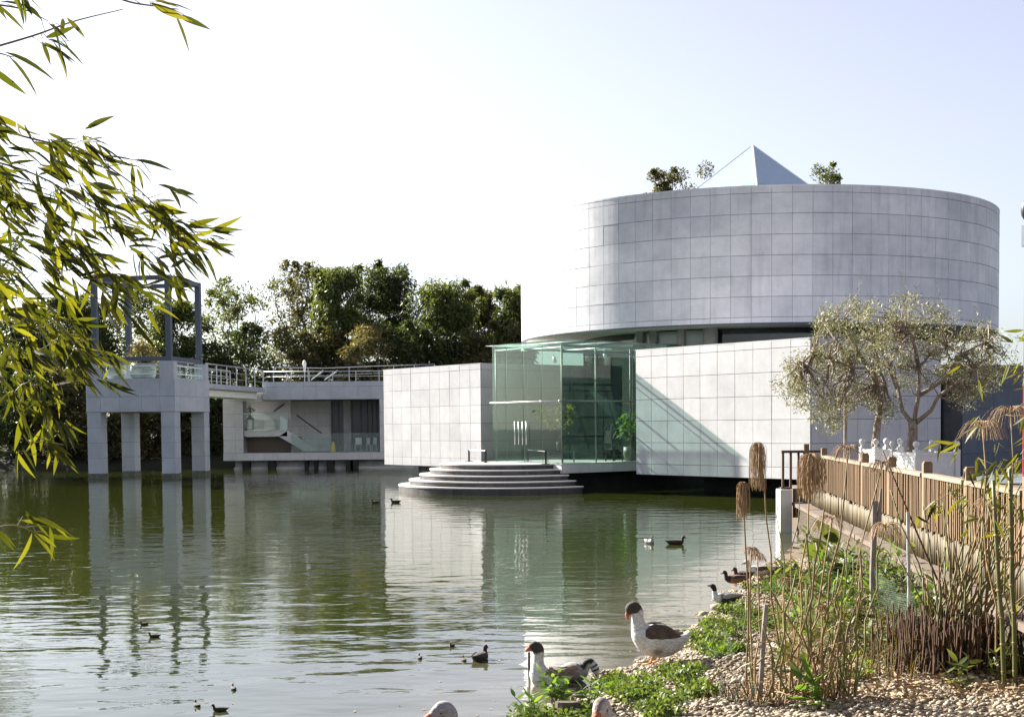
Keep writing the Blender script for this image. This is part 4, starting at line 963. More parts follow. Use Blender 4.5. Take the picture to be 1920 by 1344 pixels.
# low ground cover patches
def cover(name, spots, label, size=.05, per=70, m='leaf_cover'):
    C = []; 
    for (px, py, r) in spots:
        q = onz(px, py, .1); rr = r*q[1]/FPX
        for _ in range(int(9+r*.25)):
            a = rng.random()*6.283; d = rr*math.sqrt(rng.random()); x, y = q[0]+d*math.cos(a), q[1]+d*math.sin(a)*2.6
            C.append((x, y, float(gz(x, y))+.04))
    V, F = cloud(C, [.11]*len(C), per, size, .5, 0, .6)
    return tag(inst(name, npmesh(name, V, F, M[m]), None, I4), label, 'ground cover', kind='stuff')
cover('ground_cover', [(1195, 1285, 38), (1275, 1262, 35), (1320, 1195, 45), (1355, 1165, 40), (1400, 1140, 45), (1150, 1275, 30), (1440, 1100, 35), (1345, 1215, 40), (1010, 1330, 50), (1080, 1335, 40), (1240, 1325, 45), (1310, 1305, 30), (1480, 1080, 30), (1420, 1170, 40), (1180, 1300, 30)], 'low green ground cover along the water edge')

tag(stones(1000, 9.3, 22, .022, .036, 'cobbles', M['gravel'], 1.4), 'larger mixed pebbles strewn over the gravel bank', 'pebbles', kind='stuff')
def bank_pts(n, x0, x1, y0, y1):
    P = np.array([onz(rng.uniform(x0, x1), rng.uniform(y0, y1), .08) for _ in range(n)]); P = P[P[:, 0] > SX(P[:, 1])+.1]; P = P[P[:, 0] < FX(P[:, 1])-.45]; P[:, 2] = gz(P[:, 0], P[:, 1])+.03; return P
P = np.r_[bank_pts(1500, 1430, 1720, 1110, 1340), bank_pts(1300, 1690, 1960, 1150, 1330)]; D = rng.normal(size=P.shape)*np.array([1, 1, .25]); D /= np.linalg.norm(D, axis=1)[:, None]; L = rng.uniform(.04, .14, len(P))
V, F = leaf_quads(P, D, L, L*.22); tag(inst('dead_litter', npmesh('dead_litter', V, F, M['fibre']), None, I4), 'brown dead leaves and straw littering the foot of the reeds', 'litter', kind='stuff')
P = np.r_[bank_pts(260, 1460, 1720, 1060, 1300), bank_pts(180, 1690, 1940, 1120, 1260)]; P = np.repeat(P, 9, 0)+rng.normal(0, .035, (9*len(P), 3))*np.array([1, 1, .2]); n_ = len(P); f = np.linspace(0, 1, 6)[None, :, None]
d_ = rng.normal(size=(n_, 1, 3))*np.array([.5, .5, 0]); h_ = rng.uniform(.15, .5, (n_, 1, 1))
Ps = P[:, None, :]+d_*h_*f**1.8+np.array([0, 0, 1.])*h_*(f-.35*f**2.5); sd = rng.normal(size=(n_, 1, 3)); sd /= np.linalg.norm(sd, axis=2, keepdims=True)
V = np.stack([Ps-sd*.0035*(1-f*.8), Ps+sd*.0035*(1-f*.8)], 2).reshape(-1, 3); ix = np.arange(n_*12).reshape(n_, 6, 2); F = np.stack([ix[:, :-1, 0], ix[:, :-1, 1], ix[:, 1:, 1], ix[:, 1:, 0]], -1).reshape(-1, 4)
tag(inst('dry_grass', npmesh('dry_grass', V, F, leaf_mat('dry_grass_blades', [(.16, .11, .045), (.10, .10, .03), (.22, .16, .07), (.06, .08, .02)], .3)), None, I4), 'tangled dry and green grass blades between the reeds', 'grass', kind='stuff')
# ------------------------------------------------------------------ leafy plants, each leaf its own part
def leaf_mesh(name, w_, m, fold=.12, curl=.15, n=5):
    V = []; F = []
    for i in range(n+1):
        f = i/n; hw = w_*.5*math.sin(math.pi*min(1, f**.8*.98+.02))*(1 if i < n else .02); z = -curl*f*f
        V += [(f, -hw, z+fold*hw), (f, 0, z), (f, hw, z+fold*hw)]
    for i in range(n):
        a = i*3; F += [(a, a+3, a+4, a+1), (a+1, a+4, a+5, a+2)]
    b = MB(); b.add(V, F); return b.mesh(name, m, True)
def place_leaf(me, parent, p, d, L, roll=None):
    d = np.asarray(d, float); d /= np.linalg.norm(d); u = V3(*rng.normal(size=3))*.5+Z if roll is None else roll
    y = np.cross(u, d); y /= np.linalg.norm(y)+1e-9; z = np.cross(d, y)
    return inst('leaf', me, parent, frame(p, d*L, y*L, z*L))
LM = {k: leaf_mesh('leaf', .30, M[k]) for k in ('leaf_bright', 'leaf_cover', 'leaf_mid')}
LBROAD = leaf_mesh('leaf', .42, M['leaf_mid'], .1, .25)
def leafy(px, py, label, h, nst, nl, L, m='leaf_bright', spread=.5, z=.1, broad=False):
    q = onz(px, py, z); t_ = thing('leafy_plant', q, label, 'plant', 'leafy plants on the bank')
    b = MB()
    me = LBROAD if broad else LM[m]
    for i in range(nst):
        a = rng.random()*6.283; e = q+V3(math.cos(a)*spread*h*rng.random(), math.sin(a)*spread*h*rng.random(), h*rng.uniform(.6, 1)); pts = wobble(q+V3(*rng.normal(0, .02, 2), 0), e, 4, .05)
        b.tube(pts, np.linspace(.006, .003, 5), 4)
        for k in range(nl):
            f = .3+.7*k/max(1, nl-1); c_ = pts[0]+(e-pts[0])*f; aa = k*2.4+rng.random()
            place_leaf(me, t_, c_, V3(math.cos(aa), math.sin(aa), .15+.75*(f > .85)+rng.normal(0, .2)), L*rng.uniform(.7, 1.15))
    b.build('stem', M['reedgreen'], t_)
leafy(1040, 1318, 'bright leafy plant in front of the swimming goose', .26, 9, 8, .13, spread=.9)
leafy(1000, 1342, 'bright leafy plant at the bottom left of the bank', .2, 6, 7, .11, spread=.9)
leafy(1108, 1322, 'leafy plant left of the pale goose head', .2, 5, 7, .11, spread=.9)
leafy(1535, 1340, 'large bright leaved plant at the bottom middle of the bank', .34, 3, 7, .26, spread=.5)
leafy(1470, 1250, 'bright green plant at the left of the reed stems', .28, 6, 8, .12, spread=.8)
leafy(1605, 1285, 'green plant at the foot of the reed stems', .30, 6, 8, .12, spread=.8)
leafy(1445, 1118, 'small bright plant behind the bank ducks', .26, 5, 7, .13, spread=.7)
leafy(1600, 1190, 'dark leafy plant in the shade behind the reeds', .42, 8, 9, .15, 'leaf_mid')
leafy(1680, 1160, 'bright upright plant beside the pale pipe', .62, 7, 13, .12, spread=.35)
leafy(1645, 1150, 'tall leafy plant against the retaining wall', .70, 8, 12, .13, 'leaf_cover', spread=.4)
leafy(1560, 1135, 'broad leaved plant with pale tall leaves near the wall', .85, 6, 5, .42, spread=.35, broad=True)
leafy(1590, 1120, 'tangled green plant left of the grey stake', .75, 9, 10, .16, 'leaf_cover', spread=.5)
leafy(1525, 1160, 'green plant between the tall reed stems', .55, 8, 10, .14, 'leaf_cover', spread=.6)
leafy(1800, 1300, 'small dark plant in front of the cut reeds', .35, 5, 7, .14, 'leaf_mid', spread=.7)
leafy(1870, 1290, 'small dark plant at the right edge by the cut reeds', .4, 5, 8, .16, 'leaf_mid', spread=.7)
leafy(1350, 1235, 'low bright plant by the netting', .16, 5, 7, .10, spread=1.)
leafy(1385, 1200, 'low green plant under the netting', .18, 6, 7, .10, spread=1.)

for i, (px, py, h, lab) in enumerate(((1500, 1120, .5, 'behind the leftmost reed stems'), (1545, 1090, .7, 'against the pebbledash near the far wall end'), (1520, 1215, .5, 'inside the reed stems at mid height'), (1570, 1235, .55, 'under the bent reed stems'),
        (1630, 1240, .45, 'in the deep shade by the stake'), (1580, 1160, .8, 'tall beside the broad leaves'), (1620, 1120, .8, 'tall in front of the cane screen'), (1660, 1190, .5, 'at the foot of the netting'), (1490, 1190, .4, 'at the left foot of the reeds'), (1480, 1100, .35, 'near the wall end above the ground cover'), (1690, 1120, .75, 'tall behind the pale pipe'), (1730, 1160, .7, 'against the wall right of the pale pipe'), (1780, 1190, .6, 'against the wall behind the cut reeds'), (1530, 1060, .6, 'under the far coping'), (1565, 1190, .6, 'in the middle of the reed stems'), (1850, 1220, .5, 'against the wall near the right canes'), (1550, 1115, .8, 'tall and dense left of the stake'), (1610, 1150, .85, 'tall and dense at the stake'), (1655, 1135, .8, 'tall between stake and pale pipe'), (1500, 1150, .55, 'full behind the leftmost reeds'), (1715, 1200, .6, 'before the wall left of the cut reeds'))):
    leafy(px, py, 'dark leafy plant '+lab, h, 9, 10, .15, 'leaf_mid' if i % 3 == 0 else ('leaf_cover' if i % 3 == 1 else 'leaf_bright'), spread=.7)
# ------------------------------------------------------------------ reeds and papyrus
def ribbons(Ps, w_):
    """thin three-sided fibres along polylines; Ps: (n,k,3)"""
    n, k, _ = Ps.shape; s_ = rng.normal(size=(n, 1, 3)); s_ /= np.linalg.norm(s_, axis=2, keepdims=True)
    V = np.stack([Ps-s_*w_, Ps+s_*w_], 2).reshape(-1, 3); F = []
    idx = np.arange(n*k*2).reshape(n, k, 2)
    F = np.stack([idx[:, :-1, 0], idx[:, :-1, 1], idx[:, 1:, 1], idx[:, 1:, 0]], -1).reshape(-1, 4); return V, F
def seed_head(t_, top, up, L, kind, n=190):
    k = 7; f = np.linspace(0, 1, k)[None, :, None]; a = rng.random(n)*6.283
    d0 = np.stack([np.cos(a), np.sin(a), np.zeros(n)], 1)[:, None, :]
    Ls = (L*rng.uniform(.6, 1.1, n))[:, None, None]
    if kind == 'mop':
        sp = (L*rng.uniform(.03, .2 if L != .40 else .33, n))[:, None, None]
        Ps = top+d0*sp*np.sin(np.minimum(1, f*1.6)*math.pi/2)+Z*(.10*L*np.sin(f*math.pi)-Ls*f**1.4)*np.ones_like(d0)*np.array([0, 0, 1.])
    else:
        sp = rng.uniform(.35, .8, n)[:, None, None]*Ls
        Ps = top+d0*sp*f+np.array([0, 0, 1.])*(Ls*.8*f-Ls*1.15*f**2.2)
    Ps = Ps+rng.normal(0, L*.012, Ps.shape)*f
    V, F = ribbons(Ps, .0022 if kind == 'mop' else .0015)
    tag(inst('seed_head', npmesh('seed_head', V, F, M['fibre']), t_, I4), kind='stuff')
REEDS = [ # base px, base py, top px, top py, head, head length m, label
 (1402, 1330, 1393, 903, 'mop', .30, 'M', 'papyrus stem with drooping brown mop over the water, leftmost of the reeds'),
 (1468, 1260, 1421, 829, 'mop', .44, 'M', 'tall papyrus stem with long drooping mop before the white wall'),
 (1412, 1305, 1409, 1030, 'fan', .14, 'M', 'short stem with small fluffy head above the brown ducks'),
 (1432, 1290, 1420, 1042, 'fan', .15, 'M', 'short stem with small fluffy head right beside another one'),
 (1492, 1300, 1522, 850, 'mop', .40, 'M', 'tall papyrus stem with broad tan mop at the fence end'),
 (1518, 1330, 1590, 845, 'fan', .30, 'M', 'leaning papyrus stem with airy tan head above the fence'),
 (1560, 1335, 1655, 870, 'fan', .22, 'M', 'leaning papyrus stem with airy head left of the planter'),
 (1600, 1330, 1660, 990, 'fan', .30, 'M', 'papyrus stem with wide airy head beside the grey stake'),
 (1500, 1320, 1560, 975, 'fan', .26, 'M', 'papyrus stem with tangled pale head before the cane screen'),
 (1462, 1335, 1470, 1085, 'fan', .10, 'M', 'low stem with small tan head at the water edge'),
 (1545, 1335, 1540, 1140, 'fan', .12, 'M', 'short broken stem with tan head in the middle of the reeds'),
 (1875, 1300, 1842, 800, 'fan', .34, 'M', 'papyrus stem with wide golden head at the upper right'),
 (1905, 1300, 1895, 775, 'fan', .40, 'M', 'papyrus stem with large golden head at the right edge'),
 (1920, 1290, 1850, 940, 'fan', .20, 'M', 'papyrus stem with small head right of the last fence post'),
]
for (bx, by, tx, ty, kind, L, _, lab) in REEDS:
    q = onz(bx, by, .05); e = aty(tx, ty, q[1]+rng.uniform(0, .3)); t_ = thing('papyrus', q, lab, 'papyrus', 'papyrus reeds')
    b = MB(); pts = wobble(q, e, 6, .022); b.tube(pts, np.linspace(.0105, .006, 7), 6); b.build('stem', M['reed' if rng.random() < .6 else 'reedgreen'], t_, True)
    seed_head(t_, e, Z, L, kind, (220 if L != .40 else 380) if kind == 'mop' else 130)
PL = [(1415, 1340, 1398, 1120), (1480, 1330, 1500, 930), (1488, 1325, 1480, 1010), (1510, 1330, 1512, 1000), (1505, 1335, 1545, 955), (1530, 1335, 1530, 1070), (1525, 1330, 1565, 1090), (1548, 1335, 1600, 985), (1555, 1338, 1575, 1130),
      (1570, 1335, 1585, 1030), (1575, 1330, 1620, 1000), (1540, 1335, 1490, 1180), (1585, 1335, 1570, 1170), (1600, 1338, 1550, 1200), (1520, 1338, 1620, 1130), (1440, 1340, 1492, 1075), (1590, 1335, 1615, 1050), (1512, 1338, 1555, 1160), (1565, 1338, 1610, 1180), (1495, 1335, 1470, 1120)]
SHEATH = [leaf_mesh('leaf', .055, M[k_], .4, c_) for k_, c_ in (('reed', .5), ('fibre', .8), ('reedgreen', .3))]
rc = thing('reed_clump', onz(1540, 1335, .05), 'clump of bare dry reed stems in the middle of the bank', 'reeds')
for i, (bx, by, tx, ty) in enumerate(PL+[(x+rng.uniform(-14, 14), y, x2+rng.uniform(-40, 40), y2+rng.uniform(-20, 90)) for x, y, x2, y2 in PL]):
    q = onz(bx, by, .05); e = aty(tx, ty, q[1]+rng.uniform(-.25, .4)); b = MB(); pts = wobble(q, e, 7, .045)
    if i % 3 == 2:
        k = rng.integers(4, 7); d = V3(rng.choice([-1, 1])*rng.uniform(.1, .3), rng.normal(0, .1), -rng.uniform(.02, .25)); pts = pts[:k]+[pts[k-1]+d*.5+Z*.03, pts[k-1]+d]
    rr_ = rng.uniform(.6, 1.15); b.tube(pts, np.linspace(.011, .006, len(pts))*rr_, 6); b.build('stem', M['reed' if i % 3 else 'reedgreen'], rc, True)
    for _ in range(2):
        c_ = pts[rng.integers(1, len(pts)-1)]; place_leaf(SHEATH[rng.integers(3)], rc, c_, V3(rng.normal(0, .8), rng.normal(0, .5), rng.uniform(-.9, .9)), rng.uniform(.16, .38))
# cut reed clump
q = onz(1800, 1285, .05)
t_ = thing('cut_reed_clump', q, 'dense clump of brown cut reeds before the retaining wall', 'reeds')
b = MB()
for _ in range(620):
    x = q[0]+rng.normal(0, .27); y = q[1]+.35+rng.uniform(-.5, .6); h = rng.uniform(.28, .75); b.tube([(x, y, 0), (x+rng.normal(0, .05), y+rng.normal(0, .05), h)], [.009, .008], 5)
tag(b.build('cut_stems', M['stump'], t_), kind='stuff')
for i in range(75):
    bx = rng.uniform(1725, 1915); e = aty(bx+rng.normal(15, 45), rng.uniform(900, 1130), q[1]+.5); s_ = V3(q[0]+rng.normal(0, .22), q[1]+.3+rng.uniform(-.3, .4), .05)
    b = MB(); b.tube(wobble(s_, e, 5, .02), np.linspace(.011, .006, 6), 6); b.build('tall_stem', M['reedgreen' if i % 2 else 'reed'], t_, True)
b = MB()
q2 = onz(1425, 1338, .05)
t_ = thing('cut_reed_clump', q2, 'small clump of pale cut reeds behind the netting at the bottom', 'reeds')
for _ in range(120):
    x = q2[0]+rng.normal(0, .16); y = q2[1]+.1+rng.uniform(-.3, .4); h = rng.uniform(.12, .3); b.tube([(x, y, 0), (x+rng.normal(0, .04), y+rng.normal(0, .04), h)], [.008, .007], 5)
tag(b.build('cut_stems', M['fibre'], t_), kind='stuff')
# dark leaning cane in front of the fence
q = onz(1812, 1215, .05); e = aty(1655, 845, q[1]+.2)
t_ = thing('leaning_cane', q, 'long dark cane leaning left across the fence', 'cane'); b = MB(); b.tube(wobble(q, e, 6, .006), np.linspace(.016, .007, 7), 6); b.build('stem', M['oldwood'], t_, True)
# stakes and pipe
for (bx, by, tx, ty, m, r, nm, lab) in ((1634, 1185, 1640, 938, 'stake', .035, 'wooden_stake', 'grey weathered stake with split top before the cane screen'), (1706, 1225, 1702, 960, 'steel', .020, 'metal_pipe', 'slim pale grey pipe holding the netting before the wall'),
                                     (1420, 1335, 1437, 1132, 'stake', .022, 'wooden_stake', 'short grey stake holding the green netting')):
    q = onz(bx, by, .05); e = aty(tx, ty, q[1]); t_ = thing(nm, q, lab, 'stake'); b = MB(); b.tube(wobble(q-Z*.1, e, 4, .008), r, 8); b.build('shaft', M[m], t_)
    if nm == 'wooden_stake' and r > .03:
        b = MB(); b.tube([e-Z*.25+V3(.05, 0, 0), e+V3(.075, 0, .14)], [.03, .012], 6); b.build('split', M[m], t_)
# netting
def net_mat():
    m, t, p = mat('green_net'); p.inputs['Base Color'].default_value = (.02, .05, .03, 1); p.inputs['Roughness'].default_value = .6
    uv = N(t, 'ShaderNodeUVMap'); sp = N(t, 'ShaderNodeSeparateXYZ'); t.links.new(uv.outputs[0], sp.inputs[0]); outs = []
    for k in (0, 1):
        fr = N(t, 'ShaderNodeMath', operation='FRACT'); t.links.new(sp.outputs[k], fr.inputs[0]); lt = N(t, 'ShaderNodeMath', operation='LESS_THAN'); lt.inputs[1].default_value = .13; t.links.new(fr.outputs[0], lt.inputs[0]); outs.append(lt.outputs[0])
    mx = N(t, 'ShaderNodeMath', operation='MAXIMUM'); t.links.new(outs[0], mx.inputs[0]); t.links.new(outs[1], mx.inputs[1]); t.links.new(mx.outputs[0], p.inputs['Alpha'])
    return m
M['net'] = net_mat()
def net(path, h0, h1, label, cell=.022):
    pts = [onz(px, py, .08) for px, py in path]; n = 30; k = 10
    P = np.array(pts); s_ = np.r_[0, np.cumsum(np.linalg.norm(np.diff(P, axis=0), axis=1))]; u = np.linspace(0, s_[-1], n)
    xy = np.stack([np.interp(u, s_, P[:, i]) for i in range(3)], 1); V = []; UV = []
    for i in range(n):
        hh = h0+(h1-h0)*i/(n-1)+.03*math.sin(i*.9)
        for j in range(k+1):
            f = j/k; V.append(xy[i]+np.array([.05*math.sin(i*.7+f*3), .06*math.sin(i*.5+f*2), hh*f])); UV.append((u[i]/cell, hh*f/cell))
    F = np.array([(i*(k+1)+j, (i+1)*(k+1)+j, (i+1)*(k+1)+j+1, i*(k+1)+j+1) for i in range(n-1) for j in range(k)])
    me = npmesh('garden_net', np.array(V), F, M['net'], smooth=True); uvl = me.uv_layers.new(name='UVMap'); li = np.zeros(len(me.loops), np.int32); me.loops.foreach_get('vertex_index', li); uvl.data.foreach_set('uv', np.array(UV, np.float32)[li].ravel())
    return tag(inst('garden_net', me, None, I4), label, 'net')
net([(1345, 1344), (1370, 1215), (1395, 1165), (1440, 1130)], .34, .28, 'green garden netting leaning along the left of the reeds')
net([(1430, 1342), (1360, 1335), (1350, 1330)], .25, .3, 'fine garden netting at the bottom before the small cut reeds')
net([(1640, 1185), (1705, 1225), (1735, 1260)], .75, .45, 'green garden netting between the grey stake and the pale pipe')
# dry leaf, log end and black stick
q = onz(1290, 1344, .1)
t_ = thing('dry_leaf', q, 'curled brown dry leaf on a bent stalk by the gravel', 'leaf')
e = aty(1330, 1290, q[1]); b = MB(); b.tube(wobble(q, e, 4, .03), .006, 5); b.build('stalk', M['reed'], t_); place_leaf(leaf_mesh('blade', .3, M['reed'], .5, .2), t_, e, V3(.35, .1, .8), .20).name = 'blade'
q = onz(1064, 1344, .05)
t_ = thing('log_stump', q, 'round brown log end at the bottom beside the plants', 'log'); b = MB(); b.tube([q-Z*.05, q+V3(0, .02, .13)], [.11, .105], 14); b.build('log', M['bark'], t_)
q = onz(994, 1272, 0); t_ = thing('black_stick', q, 'thin black stick standing in the water by the goose', 'stick'); b = MB(); b.tube([q-Z*.25, q+V3(-.01, 0, .14), aty(992, 1222, q[1])], [.012, .012, .011], 8); b.build('shaft', M['black'], t_)

# a few fallen leaves drifting on the water
P = np.array([onz(rng.uniform(150, 1150), rng.uniform(1000, 1340), .004) for _ in range(46)]+[V3(SX(y)-.08-abs(rng.normal(0, .15)), y, .004) for y in rng.uniform(11, 24, 60)]); D = rng.normal(size=P.shape)*np.array([1, 1, 0]); D /= np.linalg.norm(D, axis=1)[:, None]; L = rng.uniform(.03, .08, len(P))
V, F = leaf_quads(P, D, L, L*.3, np.tile([0, 0, 4.], (len(P), 1))); V[:, 2] = np.clip(V[:, 2], .003, .012)
tag(inst('floating_leaves', npmesh('floating_leaves', V, F, M['fibre']), None, I4), 'small dead leaves floating on the water', 'leaves', kind='stuff')
# ------------------------------------------------------------------ birds
def catmull(P, sub):
    P = np.asarray(P, float); out = []; Q = np.r_[[2*P[0]-P[1]], P, [2*P[-1]-P[-2]]]
    for i in range(1, len(Q)-2):
        for k in range(sub):
            t = k/sub; a, b_, c_, d = Q[i-1], Q[i], Q[i+1], Q[i+2]
            out.append(.5*((2*b_)+(-a+c_)*t+(2*a-5*b_+4*c_-d)*t*t+(-a+3*b_-3*c_+d)*t**3))
    out.append(P[-1]); return np.array(out)
def loft(ctrl, sub=5, n=18, yoff=0., colour=None):
    C = catmull(ctrl, sub); k = len(C); T = np.gradient(C[:, :2], axis=0); T /= np.linalg.norm(T, axis=1)[:, None]+1e-9
    b = MB(); V = []
    for i in range(k):
        nx_, nz_ = T[i, 1], -T[i, 0]
        for j in range(n):
            a = 2*math.pi*j/n; h = max(.001, C[i, 2])*math.sin(a); w_ = max(.001, C[i, 3])*math.cos(a)
            V.append((C[i, 0]+nx_*h, yoff+w_, C[i, 1]+nz_*h))
    b.v = [tuple(v) for v in V]
    for i in range(k-1):
        for j in range(n):
            j2 = (j+1) % n; b.f.append((i*n+j, i*n+j2, (i+1)*n+j2, (i+1)*n+j)); V4 = np.array([V[i*n+j], V[(i+1)*n+j2]]).mean(0)
            b.m.append(colour(i/(k-1), 2*math.pi*(j+.5)/n, V4) if colour else 0)
    b.f.append(tuple(range(n))[::-1]); b.m.append(b.m[0]); b.f.append(tuple((k-1)*n+j for j in range(n))); b.m.append(b.m[-1])
    return b
FEATH = {}
def plumage(b, mats):
    """blend the colour zones over neighbouring vertices so that feather edges are soft"""
    base = np.array([[*m.get('tint', (.3, .3, .3))] for m in mats]); n = len(b.v); acc = np.zeros((n, 3)); cnt = np.zeros((n, 1))
    fa = [(np.array(f), mi) for f, mi in zip(b.f, b.m)]
    for f, mi in fa: acc[f] += base[mi]; cnt[f] += 1
    col = acc/np.maximum(cnt, 1)
    quads = np.array([f for f, _ in fa if len(f) == 4])
    for _ in range(1):
        a2 = np.zeros((n, 3)); c2 = np.zeros((n, 1)); m_ = col[quads].mean(1)
        for k in range(4): np.add.at(a2, quads[:, k], m_); np.add.at(c2, quads[:, k], 1)
        col = np.where(c2 > 0, a2/np.maximum(c2, 1), col)
    return col
def plume_mat():
    m, t, p = mat('plumage'); at = N(t, 'ShaderNodeAttribute', attribute_name='plume')
    tc = N(t, 'ShaderNodeTexCoord'); v = N(t, 'ShaderNodeTexVoronoi'); v.inputs['Scale'].default_value = 46
    mp = N(t, 'ShaderNodeMapping'); mp.inputs['Scale'].default_value = (.55, 1, 1.3); t.links.new(tc.outputs['Object'], mp.inputs[0]); t.links.new(mp.outputs[0], v.inputs['Vector'])
    c = mixc(t, 1., at.outputs['Color'], ramp(t, v.outputs['Distance'], [(.1, (1.12,)*3), (.7, (.72,)*3)]), 'MULTIPLY')
    c = mixc(t, 1., c, ramp(t, noise(t, 60, 4, vec=tc.outputs['Object']), [(.3, (.84,)*3), (.7, (1.1,)*3)]), 'MULTIPLY')
    t.links.new(c, p.inputs['Base Color']); p.inputs['Roughness'].default_value = .75; p.inputs['Specular IOR Level'].default_value = .25; p.inputs['Sheen Weight'].default_value = .15
    bump(t, p, v.outputs['Distance'], .35, -.012); return m
M['plume'] = plume_mat()
def soft(b, name, mats, parent, W):
    me = b.mesh(name, M['plume'], True); me.polygons.foreach_set('material_index', [0]*len(me.polygons)); col = plumage(b, mats)
    at = me.attributes.new('plume', 'FLOAT_COLOR', 'POINT'); at.data.foreach_set('color', np.c_[col, np.ones(len(col))].astype(np.float32).ravel())
    return inst(name, me, parent, W)
def px_ctrl(rows, ax, ay, s_): return [((x-ax)*s_, (ay-y)*s_, h*s_, w_*s_) for x, y, h, w_ in rows]
def fin(b, name, mats, parent, W):
    return inst(name, b.mesh(name, mats, True), parent, W)
def goose(loc, heading, rows, label, colour, mats, scale=1., wing=None, legs=True, eye=None, name='goose', anchor=(1215, 1243), unit=.00555, group='geese at the water edge', wmat='g_brown'):
    t_ = thing(name, loc, label, 'goose' if name == 'goose' else 'duck', group)
    W = Matrix.Translation(Vector(tuple(map(float, loc)))) @ Matrix.Rotation(heading, 4, 'Z') @ Matrix.Scale(scale, 4)
    soft(loft(px_ctrl(rows, *anchor, unit), 11, 36, 0, colour), 'body', mats, t_, W)
    if wing:
        for sg in (-1, 1):
            wr = px_ctrl([r[:4] for r in wing], *anchor, unit)
            lo_ = loft([(x, z, h, w_) for x, z, h, w_ in wr], 4, 12); yo = wing[0][4]*unit
            vv = np.array(lo_.v); vv[:, 1] += sg*(yo-.35*np.clip((vv[:, 0]-wr[0][0])/(wr[-1][0]-wr[0][0]), 0, 1)*yo); lo_.v = [tuple(v) for v in vv]
            lo_.m = [0 if (rng.random() < .8) else 1 for _ in lo_.m]; wo = soft(lo_, 'wing', [M[wmat], M['g_taupe']], t_, W)
            # two rows of long feathers along the folded wing
            for k in range(7):
                f = .25+.09*k; c_ = np.array(wr[0][:2])*(1-f)+np.array(wr[-1][:2])*f
                fb_ = MB(); L_ = .11; w2 = .016; y_ = sg*(yo*(1-.35*f)+wr[1][3]*.9-.004*k); dz = -.018*((k % 3)-1)
                fb_.add([(c_[0], y_, c_[1]+dz-w2), (c_[0]+L_*.8, y_-sg*.01, c_[1]+dz-w2+.01), (c_[0]+L_, y_-sg*.018, c_[1]+dz+.012), (c_[0]+L_*.8, y_-sg*.01, c_[1]+dz+w2+.01), (c_[0], y_, c_[1]+dz+w2)], [(0, 1, 2, 3, 4)])
                fin(fb_, 'feather', M[wmat if k % 2 else 'g_taupe'], wo, W)
    if legs:
        for sg, x0 in ((-1, .0), (1, .10)):
            lb = MB(); lb.tube([(x0+.02, sg*.05, .13), (x0+.03, sg*.05, .075), (x0, sg*.05, .012)], [.016, .011, .010], 8)
            lb.add([(x0+.01, sg*.05, .016), (x0-.075, sg*.05-.032, .004), (x0-.088, sg*.05, .004), (x0-.075, sg*.05+.032, .004), (x0+.01, sg*.05, .0)], [(0, 1, 2), (0, 2, 3), (4, 2, 1), (4, 3, 2), (0, 3, 4), (0, 4, 1)])
            fin(lb, 'leg', M['orangeleg'], t_, W)
    if eye:
        ex, ez, ew = (eye[0]-anchor[0])*unit, (anchor[1]-eye[1])*unit, eye[2]*unit
        for sg in (-1, 1):
            eb = MB(); eb.ball((ex, sg*ew, ez), .006, 8); fin(eb, 'eye', M['black'], t_, W)
    return t_
GM = [M['g_white'], M['g_head'], M['bill'], M['g_brown'], M['g_grey'], M['g_taupe'], M['g_black'], M['g_pale']]
rowsA = [(1291, 1186, 3, 7), (1280, 1195, 9, 15), (1262, 1204, 20, 21), (1240, 1205, 28, 25), (1218, 1198, 30, 26), (1203, 1187, 24, 22), (1195, 1173, 15, 15), (1193, 1160, 11.5, 11), (1193, 1149, 10.5, 9.5), (1190, 1141, 10.5, 9), (1185, 1138, 11, 9), (1179, 1141, 10, 8.5), (1176, 1147, 6.5, 6.5), (1174, 1152, 4.6, 5), (1173.5, 1160, 1.8, 3)]
nA_ = len(rowsA)-1
def colA(t, a, v):
    if t > 12.5/nA_: return 2
    if t > 8.3/nA_+.012*math.sin(a*3): return 1
    if ((v[0]-.06)/.055)**2+((v[2]-.135)/.04)**2 < 1: return 5
    return 0
wingA = [(1203, 1184, 6, 4, 20), (1212, 1185, 16, 7, 20), (1230, 1187, 20, 9, 20), (1248, 1190, 16, 7, 20), (1262, 1192, 8, 4, 20), (1272, 1193, 1, 1, 20)]
gl_ = onz(1218, 1243, .05)
goose(gl_, .12, rowsA, 'white goose with brown head and dark wings standing on the bank', colA, GM, wing=wingA, eye=(1183, 1138, 8.6))
rowsB = [(1075, 1262, 3, 7), (1066, 1266, 10, 14), (1050, 1270, 19, 21), (1030, 1272, 24, 24), (1014, 1264, 22, 20), (1009, 1250, 15, 14), (1009, 1237, 11, 10.5), (1010, 1225, 10.5, 9.5), (1009, 1215, 11, 9.5), (1003, 1210, 10.5, 9), (996, 1212, 8, 7.5), (991, 1214.5, 5, 5.5), (985, 1218, 2, 3)]
def colB(t, a, v):
    n_ = 12.
    if t > 10.3/n_: return 2
    if t > 7.3/n_+.012*math.sin(a*3): return 1
    if t < 4.3/n_ and math.sin(a) > .45 and t > .1: return 5
    return 0
wingB = [(1020, 1262, 4, 4, 17), (1030, 1263, 11, 6, 17), (1046, 1264, 13, 7, 17), (1062, 1262, 8, 5, 17), (1076, 1258, 1, 1, 17)]
gl2 = onz(1022, 1284, 0)
goose(gl2, .1, rowsB, 'white goose with brown head and taupe back swimming by the stick', colB, GM, wing=wingB, legs=False, eye=(1001, 1209, 8.6), anchor=(1022, 1284), unit=gl2[1]/FPX, wmat='g_taupe')
